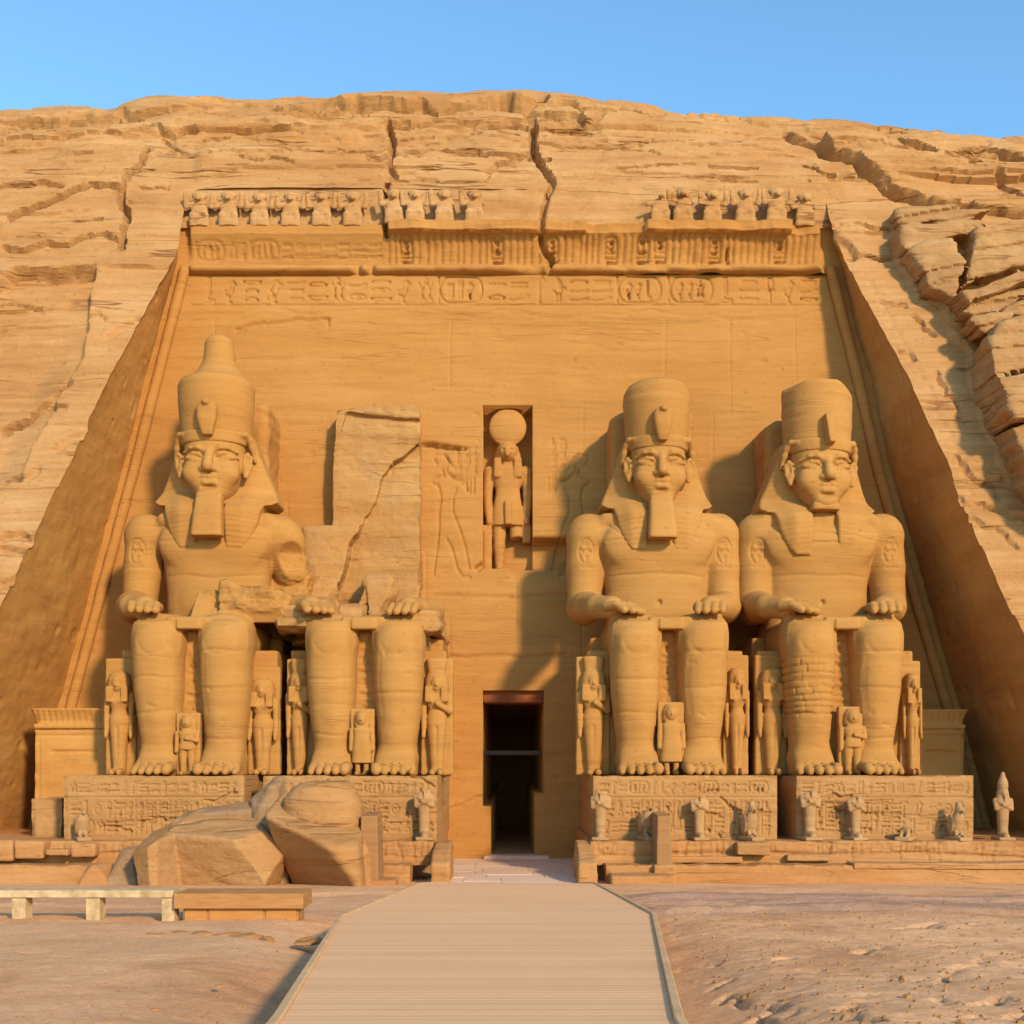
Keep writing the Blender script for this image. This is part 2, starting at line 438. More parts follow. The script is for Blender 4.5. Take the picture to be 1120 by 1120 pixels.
def build_cliff():
    rng = np.random.default_rng(5)
    # profile by arc length: (Y, z above eye)
    prof = [(y_cliff(-4.6), -4.6), (y_cliff(27.2), 27.2), (50.55, 28.5), (51.7, 29.8), (53.5, 30.9), (56.5, 32.0), (62, 33.2), (75, 34.7), (110, 36), (220, 30)]
    prof = np.array(prof)
    # spaced rows
    zs = np.concatenate([np.arange(-4.6, ZTOP - .05, .08), np.arange(ZTOP, 27.2, .075)])
    Yr = list(y_cliff(zs)); Zr = list(zs)
    seg = prof[1:]
    ln = np.hypot(np.diff(seg[:, 0]), np.diff(seg[:, 1])); cl = np.concatenate([[0], np.cumsum(ln)])
    ss = np.concatenate([np.arange(0, 9.5, .085), np.geomspace(9.5, cl[-1], 50)])
    yy = np.interp(ss, cl, seg[:, 0]); zz = np.interp(ss, cl, seg[:, 1])
    k = np.ones(9) / 9
    for _ in range(2):          # soften the shoulder of the profile
        yy[5:70] = np.convolve(np.pad(yy, 4, 'edge'), k, 'valid')[5:70]
        zz[5:70] = np.convolve(np.pad(zz, 4, 'edge'), k, 'valid')[5:70]
    Yr = np.array(Yr + list(yy)); Zr = np.array(Zr + list(zz))
    nr = len(Yr)
    dY = np.gradient(Yr); dZ = np.gradient(Zr); l = np.hypot(dY, dZ); nY, nZ = -dZ / l, dY / l
    far = np.concatenate([np.geomspace(110, 10.6, 26), np.arange(10.5, .04, -.08)])
    mid = np.linspace(0, 1, 300)
    nL, nM, nR = len(far), len(mid), len(far)
    nc = nL + nM + nR
    X = np.zeros((nr, nc)); 
    zc = np.minimum(Zr, 27)
    xl = x_rim(zc, -1); xr = x_rim(zc, 1)
    # above the recess the rim columns run straight up
    X[:, :nL] = xl[:, None] - far[None]
    X[:, nL:nL + nM] = xl[:, None] + (xr - xl)[:, None] * mid[None]
    X[:, nL + nM:] = xr[:, None] + far[::-1][None]
    Y = np.repeat(Yr[:, None], nc, 1); Z = np.repeat(Zr[:, None], nc, 1)
    # skyline sinks towards the sides (right more than left)
    xs = np.array([-130, -40, -23, -15, -6, 2, 7, 12, 17, 23, 32, 60, 130.])
    dz = np.array([-14, -1.6, -.30, -.10, .0, .05, .05, -.25, -.75, -1.25, -2.2, -8, -22.])
    drop = np.interp(X, xs, dz) * sstep(20, 30, Z)
    xf, zf = X.ravel().astype(np.float32), Z.ravel().astype(np.float32)
    D = np.zeros_like(xf)
    top = sstep(25.2, 28.2, zf - np.interp(xf, xs, dz))
    right = sstep(15.5, 22, xf)
    D += .55 * fbm(xf * .07, zf * .11, 0, 1, 3)
    D += (.08 + .06 * right + .10 * top) * fbm(xf * .28, zf * .85, 0, 2, 4)
    D += .22 * sstep(13.8, 13.2, np.abs(xf)) * sstep(24.3, 24.5, zf) * sstep(28.5, 25, zf)
    D += .045 * fbm(xf * 1.6, zf * 3.2, 0, 3, 5, .62)
    # bedding: stacked beds with their own set-back, in patches
    warp = zf + .5 * fbm(xf * .09, zf * .1, 3, 4, 3) - .012 * xf + .18 * fbm(xf * .5, zf * .5, 1, 8, 3)
    for th, amp, sd in ((1.35, .24, 10), (.55, .12, 20), (.26, .05, 30)):
        li = np.floor(warp / th)
        fr = warp / th - li
        o0 = vnoise(li * 7.13 + .5, xf * .10, 0, sd)
        patch = sstep(-.25, .35, fbm(xf * .14, li * 3.3, 0, sd + 1, 3))
        lip = sstep(0, .12, fr) * (1 - .35 * sstep(.5, 1, fr))
        D += amp * o0 * patch * (1 + .9 * top + .6 * right) + amp * .14 * (lip - .8) * patch * (1 + 1.8 * top + .8 * right)
    # blocks at the brow
    vb = fbm(xf * .33, zf * .9, 5, 40, 3)
    D += top * .10 * np.sign(vb) * sstep(.08, .16, np.abs(vb))
    # cracks and ledges read off the rock (photo pixels on the cliff plane)
    def C(pts, wd, dp, j=.09, n=3):
        carve(D, xf, zf, jag([cp(*p) for p in pts], j, rng, n), wd, dp)
    def R(pts, h, soft=.10, j=.07, n=3):
        q = jag([cp(*p) for p in pts] + [cp(*pts[0])], j, rng, n)[:-1]
        raise_poly(D, xf, zf, q, h, soft)
    C([(162, 167), (157, 182), (137, 198), (132, 212), (141, 234), (136, 259), (134, 275)], .17, .55)
    C([(162, 176), (250, 174), (343, 174), (424, 171)], .13, .16)
    C([(132, 205), (86, 210), (46, 226), (10, 236)], .20, .45)
    C([(134, 267), (93, 262), (61, 271), (25, 276), (4, 271)], .16, .30)
    C([(71, 151), (137, 148), (166, 140), (215, 146)], .15, .25)
    C([(179, 153), (200, 169)], .10, .2)
    C([(0, 130), (60, 122), (132, 119), (147, 126)], .18, .3)
    C([(210, 122), (262, 110), (300, 118), (360, 116), (420, 124)], .20, .35)
    C([(300, 131), (345, 127), (400, 131)], .16, .3)
    C([(0, 204), (40, 202), (70, 206)], .12, .25)
    C([(580, 131), (584, 168), (592, 185), (604, 200), (597, 219), (592, 250)], .20, .75, .07)
    C([(583, 158), (620, 163), (700, 160)], .10, .15)
    C([(546, 112), (560, 117), (577, 117), (592, 112)], .40, .9, .1)
    C([(614, 117), (640, 124), (690, 121), (720, 127)], .22, .45)
    C([(577, 127), (606, 133), (670, 126)], .22, .5)
    C([(424, 136), (427, 148), (429, 178), (426, 187), (433, 197), (422, 207), (424, 232), (424, 263)], .15, .5, .06)
    C([(404, 182), (465, 172), (522, 170), (583, 171)], .15, .3)
    C([(433, 202), (482, 207), (526, 205)], .12, .35)
    C([(526, 203), (529, 199), (543, 185), (567, 178), (600, 176)], .14, .3)
    C([(390, 118), (440, 124), (478, 130), (500, 124), (546, 112)], .24, .5)
    C([(425, 139), (460, 142), (545, 146)], .12, .2)
    C([(600, 209), (640, 210), (685, 208), (760, 208)], .10, .2)
    C([(600, 219), (620, 222), (632, 228)], .20, .25)
    C([(700, 110), (722, 118), (735, 112)], .3, .6)
    C([(862, 128), (900, 150), (905, 158)], .3, .5)
    C([(880, 174), (902, 184), (912, 183)], .12, .3)
    C([(884, 195), (872, 214), (862, 222)], .12, .3)
    C([(790, 196), (825, 198)], .16, .3)
    C([(970, 133), (1004, 148), (1018, 152)], .22, .5)
    C([(1035, 157), (1058, 152), (1072, 146), (1120, 160)], .25, .6)
    C([(1060, 168), (1100, 172), (1120, 178)], .25, .5)
    C([(1085, 185), (1100, 196), (1120, 212)], .2, .4)
    R([(909, 160), (934, 169), (952, 184), (970, 200), (999, 209), (1020, 219), (1059, 219), (1140, 226), (1200, 160), (1140, 140), (1020, 132), (930, 128), (900, 140)], .50, .07, .06)
    C([(909, 160), (934, 169), (952, 184), (970, 200), (999, 209), (1020, 219), (1059, 219)], .2, .3)
    C([(898, 250), (912, 258), (926, 266), (931, 278)], .35, .6)
    C([(902, 245), (940, 240), (975, 244)], .10, .2)
    C([(930, 278), (976, 279)], .12, .3)
    # sunk panel far left
    R([(-80, 318), (0, 309), (16, 296), (105, 296), (103, 309), (96, 351), (91, 391), (72, 421), (50, 462), (20, 520), (-80, 560)], -.62, .12, .05)
    C([(96, 351), (108, 345), (116, 352)], .10, .3)
    for q in ([(0, 462), (30, 452), (60, 430), (76, 420)], [(0, 520), (40, 512)], [(0, 590), (24, 585), (40, 592)], [(0, 600), (22, 604)], [(0, 640), (14, 634)], [(52, 440), (70, 447)], [(60, 555), (80, 540)], [(120, 370), (150, 352)], [(60, 490), (95, 470)]):
        C(q, .2, .45, .12)
    # layered outcrop on the right, standing proud of the dressed face
    oc = [(975, 235), (977, 280), (986, 294), (1002, 323), (1031, 341), (1033, 356), (1042, 372), (1058, 385), (1060, 420), (1075, 470), (1090, 510), (1120, 552), (1250, 640), (1400, 640), (1400, 150), (1150, 232), (1040, 226)]
    poly = jag([cp(*p) for p in oc] + [cp(*oc[0])], .06, rng, 3)[:-1]
    s = box_sel(xf, zf, poly, 1.0)
    d = poly_sd(xf[s], zf[s], poly)
    inside = 1 - sstep(-.10, .06, d)
    D[s] += inside * (.25 + .10 * fbm(xf[s] * .9, zf[s] * 1.4, 2, 59, 5, .6))
    for q in ([(1000, 346), (1010, 360), (1022, 366)], [(1026, 408), (1034, 425), (1046, 440), (1054, 460)], [(1045, 500), (1060, 520), (1085, 530), (1092, 545)], [(1060, 570), (1090, 580), (1110, 600)], [(1050, 545), (1075, 552), (1100, 562), (1120, 570)], [(965, 330), (990, 335)], [(985, 385), (1000, 392)]):
        C(q, .14, .4, .12)
    # many short bedding cracks
    for i in range(150):
        x0 = rng.uniform(-25, 25); z0 = rng.uniform(2, 30) if abs(x0) > 14.5 else rng.uniform(24.9, 30)
        if x0 > 14.5 and rng.random() < .3: continue
        L_ = rng.gamma(2, .8); sl = rng.normal(0, .10) - .05 * np.sign(x0) * (abs(x0) > 15)
        q = jag([(x0, z0), (x0 + L_, z0 + sl * L_)], .06, rng, 3)
        carve(D, xf, zf, q, rng.uniform(.06, .10), rng.uniform(.05, .20))
    # tool marks: a row of small pits along the right rim
    for i in range(26):
        zz_ = 20.3 - i * .42
        xx_ = float(x_rim(zz_, 1)) + .55 + rng.normal(0, .06)
        carve(D, xf, zf, [(xx_, zz_), (xx_ + .08, zz_)], .14, .18)
    D = D.reshape(nr, nc)
    # keep the frieze's surround and the rims crisp and near the nominal plane
    damp = np.ones_like(D)
    rimd = np.minimum(np.abs(X - xl[:, None]), np.abs(X - xr[:, None]))
    D = D * (1 - .6 * sstep(3.2, 1.4, rimd) * (Z < 20.5))
    near = sstep(15.2, 14.2, np.abs(X)) * sstep(19.5, 20.5, Z) * sstep(26.2, 25.2, Z)
    D = D * (1 - .5 * near)
    Yd = Y + nY[:, None] * D; Zd = Z + nZ[:, None] * D + drop
    V = np.stack([X, Yd, Zd + CZ], -1)
    keep = np.ones((nr - 1, nc - 1), bool)
    below = (Zr[1:] <= ZTOP + 1e-6)
    keep[np.ix_(below, np.arange(nL, nL + nM - 1))] = False
    # the rim column is the first/last of mid; join it to the outer columns
    o = mesh_obj("cliff", V.reshape(-1, 3), grid_faces(nr, nc, keep), M_CLIFF, sharp=34)
    tag(o, "layered golden sandstone cliff the temple is cut into, with cracked brow and boulder outcrop", "cliff", None, "structure")
    rows = np.nonzero(Zr <= ZTOP + 1e-6)[0]
    return V[rows, nL], V[rows, nL + nM - 1], V[rows[-1], nL:nL + nM], Zr[rows]

rimL, rimR, rimT, rim_z = build_cliff()

facade = empty("temple_facade", (0, 47, 0), "carved sandstone temple front recessed in the cliff, with dark doorway, niche and baboon frieze", "temple")
def under(o, root):
    """parent without moving"""
    o.parent = root
    o.matrix_parent_inverse = root.matrix_world.inverted()
    return o
bpy.context.view_layer.update()
def child_mesh(name, V, F, mat, root, smooth=True):
    V = np.asarray(V, float) - np.array(root.location)
    return mesh_obj(name, V, F, mat, root, smooth)

def side_wall(rim, side):
    n = 90
    z = rim[:, 2] - CZ
    zi = np.minimum(rim_z, 21.6)
    inner = np.stack([x_inner(rim_z, side) + side * .35, y_wall(rim_z) + .35, rim_z + CZ], -1)
    t = (np.linspace(0, 1, n) ** 1.25)[None, :, None]
    ker = np.hanning(61); ker /= ker.sum()
    sm = np.stack([np.convolve(np.pad(rim[:, i], 30, 'edge'), ker, 'valid') for i in range(3)], -1)
    for i in range(3):          # keep the ends true
        lin = np.linspace(0, 1, len(sm)); sm[:, i] += (rim[0, i] - sm[0, i]) * (1 - lin) + (rim[-1, i] - sm[-1, i]) * lin
    V = sm[:, None] * (1 - t) + inner[:, None] * t + (rim - sm)[:, None] * np.exp(-t / .035)
    zz, yy = V[..., 2], V[..., 1]
    a = .10 * fbm(yy * .35, zz * .5, side, 80, 4) + .022 * fbm(yy * 2, zz * 2.5, side, 81, 4) + .05 * np.abs(fbm(yy * .8, zz * .8, side * 2, 84, 3))
    if side < 0:
        for (px, py, r) in ((95, 468, .22), (124, 440, .12), (75, 563, .12), (106, 468, .2)):
            pass
    pit = sstep(.80, .92, vnoise(yy * 1.3, zz * 1.3, side * 3, 83)) * .06
    edge = np.sin(np.pi * np.clip(t[..., 0], 0, 1)) ** .35
    V[..., 0] += side * (a + pit) * edge
    f = grid_faces(V.shape[0], n)
    child_mesh("side_wall", V.reshape(-1, 3), f, M_SIDE, facade)
side_wall(rimL, -1)
side_wall(rimR, 1)

# back wall, cornice and frieze as one relief function
NX0, NX1 = wp(528, 500)[0], wp(582.5, 500)[0]
NZ0, NZ1 = wp(560, 622)[1], wp(560, 443)[1]
DX0, DX1 = wp(528, 800)[0], wp(595, 800)[0]
DZ1 = wp(560, 755)[1]
DPX0, DPX1, DPZ0, DPZ1 = wp(537, 880)[0], wp(585, 880)[0], wp(560, 882)[1], wp(560, 868)[1]
def king_relief(D, X, Z, px, s, depth=.085, wd=.064):
    """sunk outline of a striding king raising an offering; px = mid photo x, s = +1 faces right"""
    def K(pts): carve(D, X, Z, [wp(px + s * (a - 492), b) for a, b in pts], wd, depth)
    K([(478, 508), (474, 502), (477, 497), (484, 498), (489, 500), (491, 506), (488, 512), (484, 515)])
    K([(484, 515), (486, 520), (476, 524), (471, 528), (480, 532), (482, 545), (480, 560), (480, 580), (476, 612), (474, 630)])
    K([(488, 516), (500, 526), (505, 524), (510, 530)]); K([(486, 497), (497, 513)]); K([(493, 522), (502, 525), (512, 537)])
    K([(499, 535), (495, 545), (495, 560), (503, 580), (509, 600), (513, 622)])
    K([(488, 588), (494, 600), (500, 622), (505, 630), (514, 632)])
    K([(510, 524), (511, 538)]); K([(514, 524), (514, 540)]); K([(518, 522), (518, 540)])
def wall_relief(xf, zf, level):
    D = np.zeros_like(xf)
    rng = random.Random(3); nrng = np.random.default_rng(9)
    if level == 'wall':
        D += .05 * fbm(xf * .15, zf * .4, 0, 60, 4) + .020 * fbm(xf * .6, zf * 3.2, 0, 61, 4) + .008 * fbm(xf * 3, zf * 4, 0, 62, 3)
        C = lambda pts, w_, d_, j=.05: carve(D, xf, zf, jag([wp(*p) for p in pts], j, nrng, 3), w_, d_)
        # inscription band
        zb0, zb1 = wp(560, 331)[1], wp(560, 303)[1]
        carve(D, xf, zf, [(-13.6, zb0 - .12), (13.2, zb0 - .12)], .07, .05)
        carve(D, xf, zf, [(-13.6, zb1 + .14), (13.2, zb1 + .14)], .07, .04)
        glyph_row(D, xf, zf, wp(222, 300)[0], wp(888, 300)[0], zb0, zb1, .062, .085, rng, .4)
        C([(200, 348), (330, 344), (520, 347), (700, 341), (760, 346), (905, 338)], .10, .03)
        C([(258, 361), (285, 354), (318, 352), (360, 350)], .10, .12)
        C([(358, 350), (359, 358)], .06, .10)
        for q, d_ in (([(200, 395), (420, 392)], .02), ([(470, 400), (640, 404), (800, 398)], .02), ([(205, 455), (360, 452)], .02), ([(600, 440), (680, 440), (820, 446)], .02),
                      ([(474, 652), (520, 653), (560, 654), (625, 650)], .06), ([(490, 718), (530, 717), (620, 716)], .09), ([(640, 520), (700, 518)], .03), ([(80, 690), (130, 688)], .04), ([(470, 585), (520, 582)], .02)):
            C(q, .09, d_, .02)
        C([(560, 654), (548, 662)], .06, .06)
        king_relief(D, xf, zf, 492, 1)
        king_relief(D, xf, zf, 626, -1, .08)
        glyph_columns(D, xf, zf, wp(496, 500)[0], wp(526, 500)[0], wp(500, 520)[1], wp(500, 488)[1], .36, .05, .05, rng, False)
        glyph_columns(D, xf, zf, wp(600, 500)[0], wp(620, 500)[0], wp(500, 530)[1], wp(500, 478)[1], .40, .05, .06, rng, False)
        # long wedge-shaped fracture left of the niche
        raise_poly(D, xf, zf, [wp(*p) for p in ((452, 486), (472, 484), (510, 490), (508, 492), (470, 491))], -.35, .05)
        # scar between the king on the left and the niche
        carve(D, xf, zf, [wp(522, 622), wp(528, 618)], .16, .3)
        # broken ledge right of the niche: the wall below is cut back and slopes out again
        px_, pz_ = wp(582, 592)
        scar = sstep(wp(640, 600)[0], wp(620, 600)[0], xf) * sstep(wp(556, 600)[0], wp(562, 600)[0], xf)
        D -= scar * .95 * sstep(wp(0, 588)[1] + .05, wp(0, 592)[1] - .05, zf) * sstep(wp(0, 640)[1], wp(0, 600)[1], zf)
        scar2 = sstep(wp(540, 600)[0], wp(585, 600)[0], xf)
        D += scar2 * .05 * fbm(xf * .9, zf * 1.6, 3, 65, 4) * sstep(wp(0, 660)[1], wp(0, 610)[1], zf) * sstep(wp(0, 585)[1], wp(0, 600)[1], zf) * 2
        # faint seams of the sawn blocks
        for xx in np.arange(-12.5, 13, 3.1):
            z_ = 19.0
            while z_ > -2:
                l_ = nrng.uniform(2, 4.5); xo = xx + nrng.normal(0, .5)
                if nrng.random() < .5: carve(D, xf, zf, jag([(xo, z_), (xo + nrng.normal(0, .06), z_ - l_)], .006, nrng, 2), .06, .022)
                if nrng.random() < .6: carve(D, xf, zf, jag([(xo, z_), (xo + nrng.uniform(1.5, 3.4), z_ + nrng.normal(0, .04))], .008, nrng, 3), .06, .03)
                z_ -= l_
        for _ in range(60):
            xx = nrng.uniform(-13, 13); zz_ = nrng.uniform(-2, 19)
            carve(D, xf, zf, [(xx, zz_), (xx + nrng.uniform(.02, .2), zz_ + nrng.normal(0, .03))], nrng.uniform(.05, .09), nrng.uniform(.03, .08))
        # niche
        inx = (xf > NX0) & (xf < NX1) & (zf > NZ0) & (zf < NZ1)
        D = np.where(inx, -1.35 + .02 * fbm(xf, zf * 3, 0, 66, 3), D)
        # doorway with the narrower lower part
        low = np.where(xf < .02, DPZ0, DPZ1)
        ind = (xf > DX0) & (xf < DX1) & (zf < DZ1) & (zf >= low)
        ind2 = (xf > DPX0) & (xf < DPX1) & (zf < low)
        D = np.where(ind | ind2, -26.0, D)
        C([(535, 868), (520, 874), (505, 881), (492, 885)], .10, .10)
    else:
        zt0, zt1 = 20.95, 21.35                  # roll moulding
        zc1, zl1 = 22.55, 22.95                  # top of the cavetto, top of the ledge
        t = (zf - zt0) / (zt1 - zt0)
        brk = sstep(.1, .4, fbm(xf * .35, 2.2, 0, 91, 3) + .25 * sstep(1, 6, xf) - .05)
        roll = np.sqrt(np.clip(1 - (2 * t - 1) ** 2, 0, 1)) * .36 * np.where((t >= 0) & (t <= 1), 1, 0)
        roll = roll * (1 - .75 * brk * sstep(-.5, 1.5, xf))
        for gx in (wp(389, 293)[0], wp(404, 293)[0]):
            roll = roll * (1 - np.exp(-((xf - (gx + .1)) / .14) ** 2))
        t2 = np.clip((zf - zt1) / (zc1 - zt1), 0, 1)
        cav = .55 * t2 ** 1.6
        lm = wp(424, 260)[0]; rm = wp(862, 260)[0]; gm0 = wp(640, 260)[0]; gm1 = wp(705, 260)[0]
        edge_n = .18 * fbm(xf * .8, 1.0, 0, 92, 4)
        has = np.where(xf < lm, .46, np.where(xf < gm0, .85, np.where(xf < gm1, .55, np.where(xf < rm, .90, .42)))) + edge_n * np.where(xf < lm, .2, 1)
        ledge = np.where((zf > zc1) & (zf <= zl1), has, 0)
        cav = cav * np.where(xf < lm, .85, np.where(xf > rm, .8, 1))
        fr = np.where(zf > zl1, .16, 0)
        endf = 1 - sstep(13.45, 13.7, np.where(xf > 0, xf + .5, -xf - .1))
        roll, cav, ledge = roll * endf, cav * endf, ledge * endf
        # ragged top of the ledge: baboons stand on rubble
        D += roll + np.where(zf <= zc1, np.where(zf > zt1, cav, 0), 0) + ledge + fr
        bul = sstep(1.2, 3, xf) * sstep(.0, .35, fbm(xf * .45, zf * .5, 0, 93, 3)) * np.where((zf > 20.9) & (zf < 21.5), .35, 0)
        D += bul
        D += .10 * fbm(xf * .9, zf * 1.1, 1, 98, 5, .6) * sstep(-6.5, -5, xf)
        D += .03 * fbm(xf * .5, zf * 2.2, 1, 94, 4) + .012 * fbm(xf * 3, zf * 4, 1, 95, 3)
        D += .08 * fbm(xf * .6, zf * 1.5, 1, 96, 4) * sstep(0, 2, xf)
        # carved uraei and cartouches along the cavetto
        x = wp(425, 270)[0]
        x1 = wp(895, 270)[0]
        while x < x1:
            if rng.random() < .2:
                cartouche(D, xf, zf, x, 21.5, .48, .95, .07, .12, rng); x += .75
            else:
                carve(D, xf, zf, [(x, 21.45), (x + .04, 22.48)], .07, .06 + .05 * rng.random()); x += rng.uniform(.24, .36)
        glyph_row(D, xf, zf, wp(215, 270)[0], wp(420, 270)[0], 21.6, 22.3, .07, .05, rng, .6)
        C = lambda pts, w_, d_: carve(D, xf, zf, jag([wp(*p) for p in pts], .06, nrng, 3), w_, d_)
        C([(592, 250), (594, 275), (604, 285), (600, 297)], .14, .4)
        C([(608, 196), (604, 205), (597, 222), (592, 250)], .15, .5)
        C([(424, 205), (424, 262)], .14, .6)
        C([(795, 275), (796, 290)], .07, .2)
    return D

def wall_part(name, xs, zs, level, mat):
    X, Z = np.meshgrid(xs, zs)
    xf, zf = X.ravel().astype(np.float32), Z.ravel().astype(np.float32)
    D = wall_relief(xf, zf, level)
    V = np.stack([xf, y_wall(zf) - D, zf + CZ], -1)
    return child_mesh(name, V, grid_faces(len(zs), len(xs)), mat, facade)
def pairs(a): return [a - .004, a + .004]
xs = np.unique(np.concatenate([np.arange(-20.5, -14, .11), np.arange(-14, 14, .046), np.arange(14, 20.5, .11)] + [pairs(a) for a in (NX0, NX1, DX0, DX1, DPX0, DPX1)]))
zs = np.unique(np.concatenate([np.arange(-4.2, 19.4, .075), np.arange(19.4, 20.95, .042), [20.95]] + [pairs(a) for a in (NZ0, NZ1, DZ1, DPZ0, DPZ1)]))
wall_part("wall", xs, zs, 'wall', M_WALL)
zs2 = np.unique(np.concatenate([np.arange(20.95, 22.96, .05), pairs(22.55), pairs(22.95)]))
wall_part("cornice", np.arange(-14.6, 14.2, .06), zs2[zs2 <= 22.96], 'top', M_WALL)
wall_part("frieze_wall", np.arange(-14.6, 14.2, .08), np.arange(22.96, 25.0, .1), 'top', M_CLIFF)

def tube(pts, r, mat, name, root, seg=14, amp=.02, seed=0):
    pts = np.array(pts, float)
    n = len(pts)
    d = np.gradient(pts, axis=0); d /= np.linalg.norm(d, axis=1)[:, None]
    ref = np.array([1, 0, 0]) if abs(d[0, 0]) < .8 else np.array([0, 1, 0])
    a = np.cross(d, ref); a /= np.linalg.norm(a, axis=1)[:, None]
    b = np.cross(d, a)
    th = np.linspace(0, 2 * pi, seg, endpoint=False)
    rr = np.broadcast_to(np.asarray(r, float), (n,))[:, None]
    ring = pts[:, None] + rr[..., None] * (np.cos(th)[None, :, None] * a[:, None] + np.sin(th)[None, :, None] * b[:, None])
    nn = fbm(ring[..., 0] * 1.5, ring[..., 1] * 1.5, ring[..., 2] * 1.5, seed, 3) * amp
    ring = ring + (ring - pts[:, None]) * (nn / rr)[..., None]
    V = ring.reshape(-1, 3)
    F = []
    for i in range(n - 1):
        for j in range(seg):
            k = (j + 1) % seg
            F.append((i * seg + j, i * seg + k, (i + 1) * seg + k, (i + 1) * seg + j))
    F.append(tuple(range(seg))[::-1]); F.append(tuple((n - 1) * seg + j for j in range(seg)))
    if root is not None:
        return child_mesh(name, V, F, mat, root)
    return mesh_obj(name, V, F, mat)
for side in (-1, 1):
    zz = np.linspace(-4, 21.2, 90)
    tube(np.stack([x_inner(zz, side) - side * .18, y_wall(zz) - .12, zz + CZ], -1), .22, M_WALL, "corner_moulding", facade, amp=.03, seed=33)
